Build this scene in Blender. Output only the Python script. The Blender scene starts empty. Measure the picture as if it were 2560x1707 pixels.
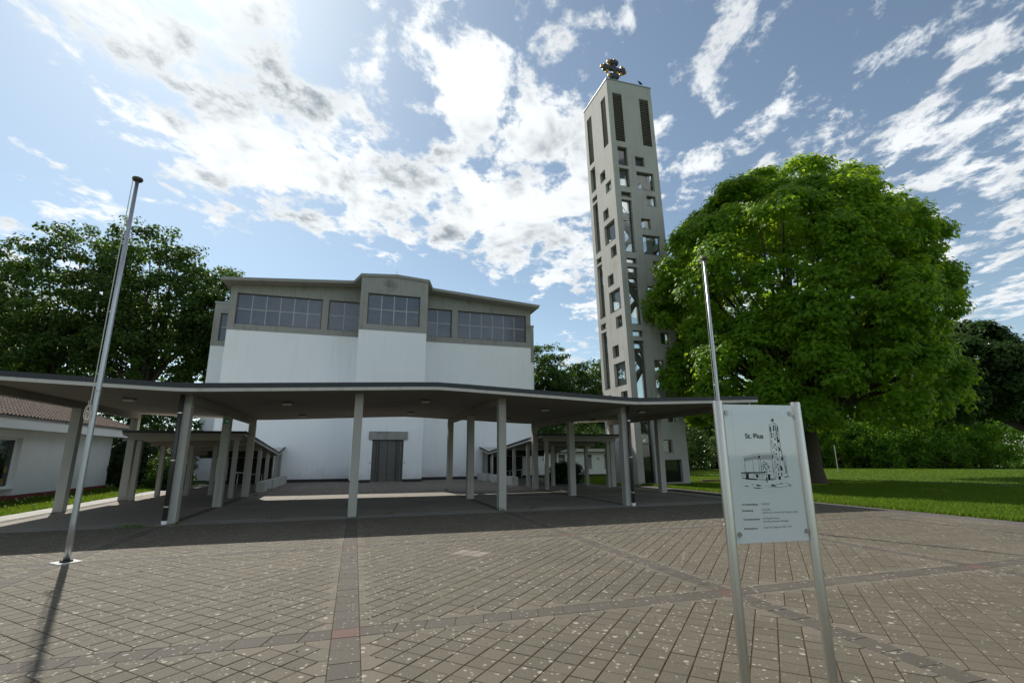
import bpy, bmesh, math, random
import numpy as np
from mathutils import Vector, Matrix

random.seed(7)
RNG = np.random.default_rng(11)
R = math.radians
S = bpy.context.scene
COL = S.collection

# ------------------------------------------------------------------ camera
# world axes follow the church: +X to the right along its front, +Y towards it
CAM_H, PITCH, ROLL, YAW = 1.6, 13.172, -0.347, 17.453
FPX = 1223.7                      # focal length in pixels of a 2560 px wide frame
cd = bpy.data.cameras.new('camera')
cam = bpy.data.objects.new('camera', cd)
COL.objects.link(cam)
S.camera = cam
cd.sensor_width = 36.0
cd.sensor_fit = 'HORIZONTAL'
cd.lens = FPX / 2560 * 36.0
cd.clip_start = 0.05
cd.clip_end = 3000
_p, _r, _a = R(PITCH), R(ROLL), R(YAW)
_rot = Matrix(((math.cos(_a), math.sin(_a), 0), (-math.sin(_a), math.cos(_a), 0), (0, 0, 1)))
FW = Vector((0, math.cos(_p), math.sin(_p)))
_up = Vector((0, -math.sin(_p), math.cos(_p)))
RT = Vector((1, 0, 0)) * math.cos(_r) + _up * math.sin(_r)
UP = RT.cross(FW)
RT, UP, FW = _rot @ RT, _rot @ UP, _rot @ FW
m = Matrix((RT, UP, -FW)).transposed().to_4x4()
m.translation = (0, 0, CAM_H)
cam.matrix_world = m

# ------------------------------------------------------------------ sun, sky, exposure
SUN_EL = R(47.4)
SUN = Vector((-0.379 * math.cos(SUN_EL), 0.926 * math.cos(SUN_EL), math.sin(SUN_EL))).normalized()
sl = bpy.data.lights.new('sun', 'SUN')
sl.energy = 2.25
sl.angle = R(0.55)
sl.color = (1.0, 0.945, 0.86)
sun = bpy.data.objects.new('sun', sl)
COL.objects.link(sun)
sun.rotation_euler = (-SUN).to_track_quat('-Z', 'Y').to_euler()
sun.location = (-20, 40, 60)

S.render.engine = 'CYCLES'
S.view_settings.view_transform = 'Standard'
S.view_settings.look = 'None'
S.view_settings.gamma = 1
S.view_settings.exposure = 1.40
S.view_settings.use_curve_mapping = False


class NT:
    """short-hand for building node trees"""
    def __init__(s, tree):
        s.t = tree
        s.n = tree.nodes
        s.l = tree.links

    def add(s, typ, **kw):
        nd = s.n.new(typ)
        for k, v in kw.items():
            setattr(nd, k, v)
        return nd

    def put(s, sock, v):
        if v is None:
            return
        if hasattr(v, 'is_output'):
            s.l.new(v, sock)
        elif isinstance(v, (tuple, list)) and len(v) == 3 and sock.type == 'RGBA':
            sock.default_value = (*v, 1)
        else:
            sock.default_value = v

    def math(s, op, a, b=None, c=None, clamp=False):
        nd = s.add('ShaderNodeMath', operation=op, use_clamp=clamp)
        s.put(nd.inputs[0], a); s.put(nd.inputs[1], b); s.put(nd.inputs[2], c)
        return nd.outputs[0]

    def vmath(s, op, a, b=None, scale=None):
        nd = s.add('ShaderNodeVectorMath', operation=op)
        s.put(nd.inputs[0], a); s.put(nd.inputs[1], b)
        if scale is not None:
            s.put(nd.inputs['Scale'], scale)
        return nd.outputs['Value'] if op in ('DOT_PRODUCT', 'LENGTH', 'DISTANCE') else nd.outputs['Vector']

    def pos(s):
        return s.add('ShaderNodeNewGeometry').outputs['Position']

    def noise(s, scale, detail=4, rough=0.55, vec=None, dist=0.0):
        nd = s.add('ShaderNodeTexNoise')
        s.put(nd.inputs['Vector'], vec if vec is not None else s.pos())
        nd.inputs['Scale'].default_value = scale
        nd.inputs['Detail'].default_value = detail
        nd.inputs['Roughness'].default_value = rough
        nd.inputs['Distortion'].default_value = dist
        return nd.outputs['Fac']

    def voronoi(s, scale, vec=None, rnd=1.0, feature='F1', dims='3D'):
        nd = s.add('ShaderNodeTexVoronoi', feature=feature, voronoi_dimensions=dims)
        s.put(nd.inputs['Vector'], vec if vec is not None else s.pos())
        nd.inputs['Scale'].default_value = scale
        nd.inputs['Randomness'].default_value = rnd
        return nd.outputs

    def ramp(s, fac, stops, interp='LINEAR'):
        nd = s.add('ShaderNodeValToRGB')
        s.put(nd.inputs[0], fac)
        cr = nd.color_ramp
        cr.interpolation = interp
        while len(cr.elements) < len(stops):
            cr.elements.new(0.5)
        for e, (p, c) in zip(cr.elements, stops):
            e.position = p
            e.color = (*c, 1) if isinstance(c, (tuple, list)) else (c, c, c, 1)
        return nd.outputs[0]

    def step(s, x, lo, hi):
        nd = s.add('ShaderNodeMapRange', interpolation_type='SMOOTHSTEP')
        s.put(nd.inputs[0], x)
        nd.inputs[1].default_value = lo
        nd.inputs[2].default_value = hi
        return nd.outputs[0]

    def mix(s, fac, a, b, mode='MIX'):
        nd = s.add('ShaderNodeMix', data_type='RGBA', blend_type=mode)
        s.put(nd.inputs[0], fac); s.put(nd.inputs[6], a); s.put(nd.inputs[7], b)
        return nd.outputs[2]

    def bump(s, h, strength=0.3, dist=0.02):
        nd = s.add('ShaderNodeBump')
        nd.inputs['Strength'].default_value = strength
        nd.inputs['Distance'].default_value = dist
        s.put(nd.inputs['Height'], h)
        return nd.outputs[0]

    def sep(s, v):
        nd = s.add('ShaderNodeSeparateXYZ')
        s.put(nd.inputs[0], v)
        return nd.outputs

    def comb(s, x, y, z):
        nd = s.add('ShaderNodeCombineXYZ')
        s.put(nd.inputs[0], x); s.put(nd.inputs[1], y); s.put(nd.inputs[2], z)
        return nd.outputs[0]


# where the banks stand on the cloud plane: x, y, radius, weight
CLOUD_BLOBS = [(-0.28, 1.40, 0.75, 0.068), (0.42, 1.25, 0.70, 0.085), (0.45, 1.75, 0.45, 0.09), (-0.25, 2.75, 1.05, -0.30), (0.6, 3.3, 1.5, -0.26), (-1.0, 1.35, 0.45, -0.10), (0.0, 1.25, 0.16, -0.06), (1.35, 1.15, 0.4, 0.04), (1.7, 0.75, 0.35, 0.04), (0.75, 1.3, 0.45, 0.06), (0.75, 0.85, 0.35, 0.05)]
SKY_GAIN = 0.41
W = bpy.data.worlds.new('World')
S.world = W
W.use_nodes = True
w = NT(W.node_tree)
w.n.clear()
wo = w.add('ShaderNodeOutputWorld')
bg = w.add('ShaderNodeBackground')
sky = w.add('ShaderNodeTexSky')
sky.sky_type = 'NISHITA'
sky.sun_disc = False
sky.sun_elevation = SUN_EL
sky.sun_rotation = math.atan2(SUN.x, SUN.y)
sky.altitude = 150
sky.air_density = 1.0
sky.dust_density = 0.35
sky.ozone_density = 1.6
tc = w.add('ShaderNodeTexCoord')
d = tc.outputs['Generated']
dx, dy, dz = w.sep(d)
dzc = w.math('MAXIMUM', dz, 0.02)
# a cloud deck seen in perspective: direction projected on a plane overhead
px = w.math('DIVIDE', dx, w.math('ADD', dzc, 0.04))
py = w.math('DIVIDE', dy, w.math('ADD', dzc, 0.04))
# banks drawn out along the wind
wa = math.atan2(0.90, 0.43)
qx = w.math('ADD', w.math('MULTIPLY', px, math.cos(wa)), w.math('MULTIPLY', py, math.sin(wa)))
qy = w.math('ADD', w.math('MULTIPLY', px, -math.sin(wa)), w.math('MULTIPLY', py, math.cos(wa)))
CLOUD_OFF = (3.1, 7.7)
q = w.comb(w.math('ADD', w.math('MULTIPLY', qx, 0.80), CLOUD_OFF[0]), w.math('ADD', qy, CLOUD_OFF[1]), 0.3)
big = w.noise(1.25, 2, 0.5, q, 0.2)
fine = w.noise(6.2, 11, 0.62, q, 0.2)
sh = w.vmath('ADD', q, (0.10 * 0.72, 0.02, 0.05))
lit = w.noise(3.2, 4, 0.55, sh, 0.25)              # the same banks a little nearer to the sun
puff = w.noise(19.0, 6, 0.62, q, 0.15)
dens = w.math('ADD', w.math('MULTIPLY', big, 0.50), w.math('MULTIPLY', fine, 0.72))
dens = w.math('ADD', dens, w.math('MULTIPLY', puff, 0.20))


def blob(cx, cy, r, amp):
    dd = w.math('POWER', w.math('ADD', w.math('POWER', w.math('SUBTRACT', px, cx), 2.0), w.math('POWER', w.math('SUBTRACT', py, cy), 2.0)), 0.5)
    return w.math('MULTIPLY', w.step(dd, r, 0.0), amp)


for b in CLOUD_BLOBS:
    dens = w.math('ADD', dens, blob(*b))
cloud = w.step(dens, 0.685, 0.785)
thick = w.step(dens, 0.76, 0.90)
# nothing but haze close to the horizon
cloud = w.math('MULTIPLY', cloud, w.step(dz, 0.06, 0.25))
sund = w.vmath('DOT_PRODUCT', d, tuple(SUN))
near = w.math('POWER', w.math('MAXIMUM', sund, 0.0), 14.0)
nearw = w.math('POWER', w.math('MAXIMUM', sund, 0.0), 4.0)
# bright rims, greyer hearts; clouds opposite the sun over-brightened to light the shaded church front
hollow = w.math('MULTIPLY', w.step(lit, 0.42, 0.64), w.math('ADD', w.math('MULTIPLY', thick, 0.75), 0.25))
ccol = w.mix(hollow, (2.75, 2.86, 2.94), (0.85, 1.0, 1.16))
ccol = w.mix(1.0, ccol, w.mix(w.math('MULTIPLY', nearw, 1.0, clamp=True), (1, 1, 1), (1.12, 1.12, 1.10)), 'MULTIPLY')
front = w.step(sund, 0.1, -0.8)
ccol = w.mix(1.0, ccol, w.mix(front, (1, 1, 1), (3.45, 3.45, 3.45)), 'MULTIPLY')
lum = w.vmath('DOT_PRODUCT', sky.outputs[0], (0.25, 0.65, 0.10))
grey = w.comb(lum, lum, lum)
skyc = w.mix(0.36, sky.outputs[0], grey)            # summer haze
skyc = w.mix(1.0, skyc, (SKY_GAIN * 0.92, SKY_GAIN * 1.03, SKY_GAIN * 1.02), 'MULTIPLY')
halo = w.mix(near, (0, 0, 0), (0.5, 0.5, 0.46))
skyc = w.mix(1.0, skyc, halo, 'ADD')
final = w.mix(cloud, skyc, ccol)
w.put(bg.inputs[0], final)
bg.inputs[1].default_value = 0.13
w.l.new(bg.outputs[0], wo.inputs[0])


# ------------------------------------------------------------------ materials
MATS = {}


def mat(name):
    mt = bpy.data.materials.new(name)
    mt.use_nodes = True
    t = NT(mt.node_tree)
    t.b = t.n['Principled BSDF']
    MATS[name] = mt
    return t


def bsdf(t, color=None, rough=None, normal=None, metal=None, spec=None, ior=None):
    t.put(t.b.inputs['Base Color'], color)
    t.put(t.b.inputs['Roughness'], rough)
    t.put(t.b.inputs['Normal'], normal)
    t.put(t.b.inputs['Metallic'], metal)
    t.put(t.b.inputs['Specular IOR Level'], spec)


def simple(name, col, rough=0.6, metal=0.0, spec=0.4, var=0.12, scale=6.0, bumps=0.1):
    t = mat(name)
    n = t.noise(scale, 5)
    c = t.mix(n, tuple(x * (1 - var) for x in col), tuple(min(1, x * (1 + var)) for x in col))
    bsdf(t, c, rough, t.bump(t.noise(scale * 8, 4), bumps, 0.005) if bumps else None, metal, spec)


def concrete(name, col, streak=0.25, stain=0.35, fine=40.0, stain_col=(0.10, 0.095, 0.085)):
    t = mat(name)
    p = t.pos()
    x, y, z = t.sep(p)
    base = t.mix(t.noise(1.3, 5), tuple(c * 0.86 for c in col), tuple(c * 1.1 for c in col))
    base = t.mix(t.math('MULTIPLY', t.noise(fine, 3), 0.25), base, tuple(c * 0.7 for c in col))
    # rain streaks: noise squeezed in x/y, drawn out in z
    st = t.noise(1.0, 5, 0.6, t.comb(t.math('MULTIPLY', x, 7.0), t.math('MULTIPLY', y, 7.0), t.math('MULTIPLY', z, 0.35)))
    base = t.mix(t.math('MULTIPLY', t.step(st, 0.5, 0.75), streak), base, stain_col)
    # day joints of the pours
    fl = t.math('FRACT', t.math('ADD', t.math('DIVIDE', z, 1.24), t.math('MULTIPLY', t.noise(0.8, 2), 0.012)))
    base = t.mix(t.math('MULTIPLY', t.step(t.math('ABSOLUTE', t.math('SUBTRACT', fl, 0.5)), 0.010, 0.002), 0.35 * streak), base, stain_col)
    pt = t.step(t.noise(0.55, 6, 0.65), 0.56, 0.72)
    base = t.mix(t.math('MULTIPLY', pt, stain), base, stain_col)
    h = t.math('ADD', t.noise(fine, 4), t.math('MULTIPLY', t.noise(fine * 4, 2), 0.5))
    bsdf(t, base, 0.85, t.bump(h, 0.25, 0.006), 0, 0.25)


# painted brickwork of the church
t = mat('white_brick')
p = t.pos(); x, y, z = t.sep(p)
hv = t.comb(t.math('ADD', x, y), z, 0.0)
bk = t.add('ShaderNodeTexBrick')
t.put(bk.inputs['Vector'], hv)
bk.inputs['Scale'].default_value = 4.0
bk.inputs['Mortar Size'].default_value = 0.03
bk.inputs['Mortar Smooth'].default_value = 0.6
bk.inputs['Color1'].default_value = (1, 1, 1, 1)
bk.inputs['Color2'].default_value = (0.9, 0.9, 0.9, 1)
bk.inputs['Mortar'].default_value = (0.6, 0.6, 0.6, 1)
c = t.mix(t.noise(0.5, 6, 0.6), (0.84, 0.865, 0.885), (0.90, 0.92, 0.94))
c = t.mix(0.14, c, bk.outputs[0], 'MULTIPLY')
st = t.noise(1.0, 5, 0.6, t.comb(t.math('MULTIPLY', x, 5.0), t.math('MULTIPLY', y, 5.0), t.math('MULTIPLY', z, 0.25)))
c = t.mix(t.math('MULTIPLY', t.step(st, 0.52, 0.8), 0.22), c, (0.5, 0.51, 0.5))
foot = t.math('MULTIPLY', t.step(t.math('ADD', z, t.math('MULTIPLY', t.noise(1.2, 5), 2.2)), 2.2, 0.9), 0.35)
c = t.mix(foot, c, (0.42, 0.42, 0.40))
bsdf(t, c, 0.8, t.bump(bk.outputs[0], 0.25, 0.01), 0, 0.3)

t = mat('white_render')
p = t.pos(); x, y, z = t.sep(p)
c = t.mix(t.noise(1.2, 5), (0.72, 0.73, 0.74), (0.82, 0.825, 0.83))
c = t.mix(t.math('MULTIPLY', t.step(t.noise(0.8, 6), 0.5, 0.7), 0.2), c, (0.55, 0.56, 0.52))
bsdf(t, c, 0.85, t.bump(t.noise(60, 3), 0.3, 0.004), 0, 0.2)

concrete('band_concrete', (0.33, 0.33, 0.305), 0.35, 0.55)
concrete('tower_concrete', (0.44, 0.432, 0.398), 0.6, 0.35, 30.0, (0.26, 0.24, 0.19))
concrete('canopy_concrete', (0.36, 0.345, 0.31), 0.25, 0.25)
concrete('column_concrete', (0.39, 0.38, 0.345), 0.45, 0.25)
concrete('block_concrete', (0.52, 0.52, 0.48), 0.5, 0.35)
concrete('pale_concrete', (0.56, 0.54, 0.49), 0.2, 0.3)
# board-marked soffit
t = mat('soffit_concrete')
p = t.pos(); x, y, z = t.sep(p)
wv = t.add('ShaderNodeTexWave', wave_type='BANDS', bands_direction='Y')
t.put(wv.inputs['Vector'], p)
wv.inputs['Scale'].default_value = 2.6
wv.inputs['Distortion'].default_value = 0.4
c = t.mix(t.noise(1.4, 6), (0.24, 0.222, 0.19), (0.34, 0.315, 0.27))
c = t.mix(t.math('MULTIPLY', wv.outputs['Fac'], 0.36), c, (0.18, 0.16, 0.13))
c = t.mix(t.math('MULTIPLY', t.step(t.noise(0.5, 5), 0.52, 0.7), 0.35), c, (0.14, 0.12, 0.10))
bsdf(t, c, 0.85, t.bump(wv.outputs['Fac'], 0.2, 0.01), 0, 0.2)

simple('dark_flashing', (0.036, 0.041, 0.047), 0.62, 0.0, 0.35, 0.3, 1.2, 0.05)
simple('grey_flashing', (0.27, 0.28, 0.28), 0.4, 0.5, 0.5, 0.15, 1.5, 0.04)
simple('bitumen', (0.05, 0.05, 0.052), 0.9, 0, 0.2, 0.3, 3)
simple('window_frame', (0.42, 0.44, 0.44), 0.5, 0.2, 0.4, 0.1)
simple('dark_frame', (0.10, 0.095, 0.085), 0.5, 0.3, 0.4, 0.1)
simple('louvre_wood', (0.26, 0.235, 0.20), 0.7, 0, 0.3, 0.3, 4)
simple('black_board', (0.012, 0.011, 0.011), 0.6, 0, 0.3, 0.3, 5)
simple('interior_dark', (0.035, 0.033, 0.03), 0.9)
simple('pvc_pipe', (0.05, 0.048, 0.045), 0.45, 0, 0.5, 0.15)
simple('white_paint', (0.78, 0.78, 0.77), 0.5, 0, 0.4, 0.05)
simple('lamp_white', (0.62, 0.60, 0.55), 0.4, 0, 0.4, 0.05)
simple('black_print', (0.012, 0.012, 0.014), 0.6, 0, 0.3, 0.0, 5, 0)
simple('steel_fixing', (0.30, 0.29, 0.27), 0.35, 0.9, 0.5, 0.1)
simple('bronze_cap', (0.10, 0.09, 0.075), 0.45, 0.7, 0.5, 0.2)
simple('rope', (0.55, 0.52, 0.46), 0.9)
simple('red_brick', (0.21, 0.06, 0.045), 0.8, 0, 0.3, 0.35, 9)
simple('shutter_grey', (0.30, 0.31, 0.29), 0.6)
simple('exit_green', (0.0, 0.22, 0.06), 0.5, 0, 0.4, 0.02)
simple('cross_iron', (0.035, 0.043, 0.052), 0.5, 0.2, 0.5, 0.2, 8)
simple('cross_gold', (0.42, 0.25, 0.035), 0.55, 0.1, 0.6, 0.15, 8)
simple('bird_feather', (0.02, 0.02, 0.025), 0.6)
simple('old_timber', (0.16, 0.10, 0.07), 0.85, 0, 0.2, 0.35, 5)
simple('stair_concrete', (0.30, 0.29, 0.27), 0.85, 0, 0.2, 0.1)
simple('rail_steel', (0.55, 0.55, 0.54), 0.3, 0.9, 0.5, 0.05)
simple('toy_yellow', (0.20, 0.14, 0.02), 0.6)
simple('toy_green', (0.02, 0.06, 0.025), 0.6)

# flagpole and sign posts
t = mat('galvanised')
p = t.pos(); x, y, z = t.sep(p)
n = t.noise(3.0, 5, 0.6, t.comb(t.math('MULTIPLY', x, 12), t.math('MULTIPLY', y, 12), z))
bsdf(t, t.mix(n, (0.32, 0.335, 0.35), (0.52, 0.54, 0.56)), t.ramp(n, [(0.2, 0.28), (0.8, 0.48)]), None, 0.85, 0.5)
t = mat('brushed_steel')
p = t.pos(); x, y, z = t.sep(p)
n = t.noise(2.0, 4, 0.6, t.comb(t.math('MULTIPLY', x, 160), t.math('MULTIPLY', y, 160), z))
bsdf(t, t.mix(n, (0.42, 0.40, 0.36), (0.56, 0.54, 0.49)), 0.34, t.bump(n, 0.05, 0.002), 0.95, 0.5)

# church clerestory glass: small leaded blocks behind a sheet of glass
t = mat('church_glass')
p = t.pos(); x, y, z = t.sep(p)
bk = t.add('ShaderNodeTexBrick')
t.put(bk.inputs['Vector'], t.comb(t.math('ADD', x, y), z, 0.0))
bk.inputs['Scale'].default_value = 1.25
bk.inputs['Brick Width'].default_value = 0.36
bk.inputs['Mortar Size'].default_value = 0.011
bk.inputs['Color1'].default_value = (0.035, 0.055, 0.088, 1)
bk.inputs['Color2'].default_value = (0.052, 0.074, 0.112, 1)
bk.inputs['Mortar'].default_value = (0.10, 0.13, 0.17, 1)
c = t.mix(t.math('MULTIPLY', t.step(t.noise(0.7, 3), 0.5, 0.7), 0.4), bk.outputs[0], (0.10, 0.088, 0.09))
bsdf(t, c, 0.16, t.bump(t.math('ADD', t.noise(1.6, 3), t.math('MULTIPLY', bk.outputs['Fac'], 0.4)), 0.22, 0.015), 0, 0.8)

# thin clear glazing: mirror at grazing angles, see-through otherwise
t = mat('clear_glass')
t.n.remove(t.b)
lw = t.add('ShaderNodeLayerWeight'); lw.inputs[0].default_value = 0.5
tr = t.add('ShaderNodeBsdfTransparent'); tr.inputs[0].default_value = (0.90, 0.93, 0.92, 1)
gl = t.add('ShaderNodeBsdfGlossy'); gl.inputs['Roughness'].default_value = 0.015
mx = t.add('ShaderNodeMixShader')
t.put(mx.inputs[0], t.math('ADD', t.math('MULTIPLY', t.math('POWER', lw.outputs['Facing'], 5.0), 0.9), 0.055))
t.l.new(tr.outputs[0], mx.inputs[1]); t.l.new(gl.outputs[0], mx.inputs[2])
t.l.new(mx.outputs[0], t.n['Material Output'].inputs[0])
t = mat('dark_glass')
bsdf(t, (0.012, 0.014, 0.014), 0.03, t.bump(t.noise(1.1, 2), 0.08, 0.02), 0, 0.7)

# frosted sign glass with a pale film
for nm, cc, tf in (('sign_glass', (0.68, 0.75, 0.77), 0.48), ('sign_film', (0.84, 0.89, 0.92), 0.45)):
    t = mat(nm)
    df = t.add('ShaderNodeBsdfDiffuse'); df.inputs[0].default_value = (*cc, 1)
    tl = t.add('ShaderNodeBsdfTranslucent'); tl.inputs[0].default_value = (*cc, 1)
    gl = t.add('ShaderNodeBsdfGlossy'); gl.inputs['Roughness'].default_value = 0.04
    fr = t.add('ShaderNodeFresnel'); fr.inputs[0].default_value = 1.5
    m1 = t.add('ShaderNodeMixShader'); m1.inputs[0].default_value = tf
    m2 = t.add('ShaderNodeMixShader')
    t.l.new(df.outputs[0], m1.inputs[1]); t.l.new(tl.outputs[0], m1.inputs[2])
    t.put(m2.inputs[0], t.math('ADD', fr.outputs[0], 0.04))
    t.l.new(m1.outputs[0], m2.inputs[1]); t.l.new(gl.outputs[0], m2.inputs[2])
    t.n.remove(t.b)
    t.l.new(m2.outputs[0], t.n['Material Output'].inputs[0])

# door plates, slightly corroded sheet metal
t = mat('door_metal')
c = t.mix(t.noise(7, 6, 0.7), (0.085, 0.083, 0.082), (0.15, 0.145, 0.14))
bsdf(t, c, t.ramp(t.noise(5, 5), [(0.3, 0.35), (0.7, 0.6)]), t.bump(t.noise(30, 4), 0.15, 0.004), 0.55, 0.5)

# roof tiles
t = mat('roof_tile')
p = t.pos()
c = t.mix(t.noise(2.5, 5), (0.14, 0.10, 0.076), (0.245, 0.178, 0.138))
c = t.mix(t.math('MULTIPLY', t.step(t.noise(6, 5, 0.7), 0.5, 0.68), 0.7), c, (0.10, 0.075, 0.06))
bsdf(t, c, 0.8, t.bump(t.noise(40, 3), 0.3, 0.005), 0, 0.25)


def paver_mat(name, col, spots=1.0, rv=0.16):
    t = mat(name)
    p = t.pos()
    oi = t.add('ShaderNodeObjectInfo')
    at = t.add('ShaderNodeAttribute'); at.attribute_name = 'rnd'
    r = t.math('FRACT', t.math('ADD', t.math('MULTIPLY', oi.outputs['Random'], 1.0), at.outputs['Fac']))
    c = t.mix(r, tuple(x * (1 - rv) for x in col), tuple(x * (1 + rv) for x in col))
    c = t.mix(t.math('MULTIPLY', t.noise(0.45, 4), 0.45), c, tuple(x * 0.72 for x in col))
    # old water stains and dusty, worn ways
    c = t.mix(t.math('MULTIPLY', t.step(t.noise(0.22, 6, 0.6, t.vmath('ADD', p, (3, 8, 0))), 0.50, 0.66), 0.40), c, tuple(x * 0.55 for x in col))
    c = t.mix(t.math('MULTIPLY', t.step(t.noise(0.30, 5, 0.6, t.vmath('ADD', p, (13, 2, 0))), 0.54, 0.70), 0.35), c, tuple(x * 1.5 for x in col))
    c = t.mix(t.math('MULTIPLY', t.step(t.noise(70, 4, 0.7), 0.42, 0.68), 0.55), c, tuple(x * 1.75 for x in col))
    c = t.mix(t.math('MULTIPLY', t.step(t.noise(110, 3, 0.6, t.vmath('ADD', p, (5, 9, 2))), 0.52, 0.7), 0.5), c, tuple(x * 0.45 for x in col))
    # pale lichen: round patches of several sizes with ragged rims, thinner in places
    rag = t.math('MULTIPLY', t.math('SUBTRACT', t.noise(120, 3, 0.7), 0.5), 0.22)
    cover = t.step(t.noise(1.1, 4), 0.30, 0.66)
    lich = None
    for sc, lo, hi, off in ((11.0, 0.0, 0.30, (0, 0, 0)), (23.0, 0.02, 0.36, (3.3, 1.7, 0)), (5.5, 0.0, 0.17, (7.1, 2.9, 0))):
        v = t.voronoi(sc, t.vmath('ADD', t.vmath('MULTIPLY', p, (1, 1, 0)), off))
        cr = t.sep(v['Color'])
        rad = t.math('MULTIPLY', t.math('POWER', cr[0], 1.6), hi)
        dd = t.math('ADD', v['Distance'], rag)
        k = t.step(t.math('SUBTRACT', rad, dd), -0.01, 0.05)
        k = t.math('MULTIPLY', k, t.math('GREATER_THAN', t.math('ADD', cr[1], t.math('MULTIPLY', cover, 0.7)), 0.78))
        lich = k if lich is None else t.math('MAXIMUM', lich, k)
    c = t.mix(t.math('MULTIPLY', lich, 0.75 * spots), c, (0.37, 0.35, 0.285))
    # dark gum and tar dots
    v = t.voronoi(9.0, t.vmath('ADD', t.vmath('MULTIPLY', p, (1, 1, 0)), (11, 4, 0)))
    cr = t.sep(v['Color'])
    k = t.math('MULTIPLY', t.math('LESS_THAN', v['Distance'], 0.075), t.math('GREATER_THAN', cr[0], 0.55))
    c = t.mix(t.math('MULTIPLY', k, 0.85), c, (0.02, 0.018, 0.016))
    h = t.math('ADD', t.noise(180, 3, 0.7), t.math('MULTIPLY', t.noise(28, 4), 0.8))
    bsdf(t, c, 0.82, t.bump(h, 0.45, 0.006), 0, 0.3)


paver_mat('paver', (0.089, 0.077, 0.056), 0.85)
paver_mat('border_paver', (0.104, 0.090, 0.067), 0.85, 0.2)
paver_mat('band_paver', (0.069, 0.060, 0.048), 0.65)
paver_mat('red_paver', (0.095, 0.056, 0.046), 0.6)
paver_mat('court_paver', (0.175, 0.150, 0.125), 0.4)
paver_mat('path_slab', (0.34, 0.33, 0.305), 0.3)
paver_mat('floor_slab', (0.185, 0.170, 0.145), 0.15, 0.08)
paver_mat('kerb_slab', (0.19, 0.178, 0.155), 0.5, 0.12)
paver_mat('asphalt', (0.075, 0.067, 0.062), 0.4)

t = mat('joint_soil')
c = t.mix(t.noise(35, 5, 0.7), (0.036, 0.025, 0.013), (0.085, 0.058, 0.028))
c = t.mix(t.math('MULTIPLY', t.step(t.noise(2.2, 4), 0.55, 0.7), 0.6), c, (0.055, 0.06, 0.018))
bsdf(t, c, 0.95, t.bump(t.noise(90, 4), 0.8, 0.01), 0, 0.1)

t = mat('lawn')
c = t.mix(t.noise(0.35, 5), (0.028, 0.072, 0.010), (0.095, 0.135, 0.026))
c = t.mix(t.math('MULTIPLY', t.step(t.noise(5, 5, 0.7), 0.5, 0.75), 0.5), c, (0.13, 0.14, 0.045))
c = t.mix(t.math('MULTIPLY', t.noise(45, 3), 0.5), c, (0.02, 0.045, 0.008))
bsdf(t, c, 0.95, t.bump(t.noise(70, 4, 0.7), 0.9, 0.04), 0, 0.1)


def leaf_mat(name, dark, light, trans, tmix=0.42, gloss=0.10):
    t = mat(name)
    at = t.add('ShaderNodeAttribute'); at.attribute_name = 'rnd'
    f = t.math('ADD', t.math('MULTIPLY', at.outputs['Fac'], 0.55), t.math('MULTIPLY', t.noise(0.5, 3), 0.45))
    c = t.mix(f, dark, light)
    ct = t.mix(f, tuple(x * 0.8 for x in trans), tuple(x * 1.2 for x in trans))
    df = t.add('ShaderNodeBsdfDiffuse'); t.put(df.inputs[0], c)
    tl = t.add('ShaderNodeBsdfTranslucent'); t.put(tl.inputs[0], ct)
    gl = t.add('ShaderNodeBsdfGlossy'); gl.inputs['Roughness'].default_value = 0.42
    gl.inputs[0].default_value = (0.75, 0.8, 0.75, 1)
    fr = t.add('ShaderNodeFresnel'); fr.inputs[0].default_value = 1.4
    m1 = t.add('ShaderNodeMixShader'); m1.inputs[0].default_value = tmix
    m2 = t.add('ShaderNodeMixShader')
    t.put(m2.inputs[0], t.math('MULTIPLY', fr.outputs[0], gloss * 2.5))
    t.l.new(df.outputs[0], m1.inputs[1]); t.l.new(tl.outputs[0], m1.inputs[2])
    t.l.new(m1.outputs[0], m2.inputs[1]); t.l.new(gl.outputs[0], m2.inputs[2])
    t.n.remove(t.b)
    t.l.new(m2.outputs[0], t.n['Material Output'].inputs[0])


leaf_mat('maple_leaf', (0.034, 0.094, 0.010), (0.125, 0.225, 0.016), (0.52, 0.74, 0.03), 0.5)
leaf_mat('dark_leaf', (0.022, 0.050, 0.012), (0.050, 0.095, 0.020), (0.09, 0.17, 0.020), 0.34)
leaf_mat('oak_leaf', (0.026, 0.056, 0.012), (0.055, 0.10, 0.020), (0.11, 0.20, 0.02), 0.38)
leaf_mat('shrub_leaf', (0.050, 0.12, 0.014), (0.13, 0.23, 0.026), (0.36, 0.58, 0.03), 0.48)
leaf_mat('ivy_leaf', (0.012, 0.030, 0.008), (0.030, 0.058, 0.014), (0.04, 0.08, 0.012), 0.25)
leaf_mat('grass_blade', (0.040, 0.092, 0.010), (0.105, 0.165, 0.026), (0.20, 0.31, 0.03), 0.42, 0.0)
leaf_mat('flower_head', (0.45, 0.40, 0.20), (0.62, 0.58, 0.40), (0.4, 0.36, 0.2), 0.3, 0.02)
t = mat('bark')
p = t.pos(); x, y, z = t.sep(p)
n = t.noise(1.5, 6, 0.65, t.comb(t.math('MULTIPLY', x, 9), t.math('MULTIPLY', y, 9), t.math('MULTIPLY', z, 1.6)))
bsdf(t, t.mix(n, (0.035, 0.026, 0.020), (0.12, 0.095, 0.075)), 0.9, t.bump(n, 0.8, 0.03), 0, 0.15)


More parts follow.
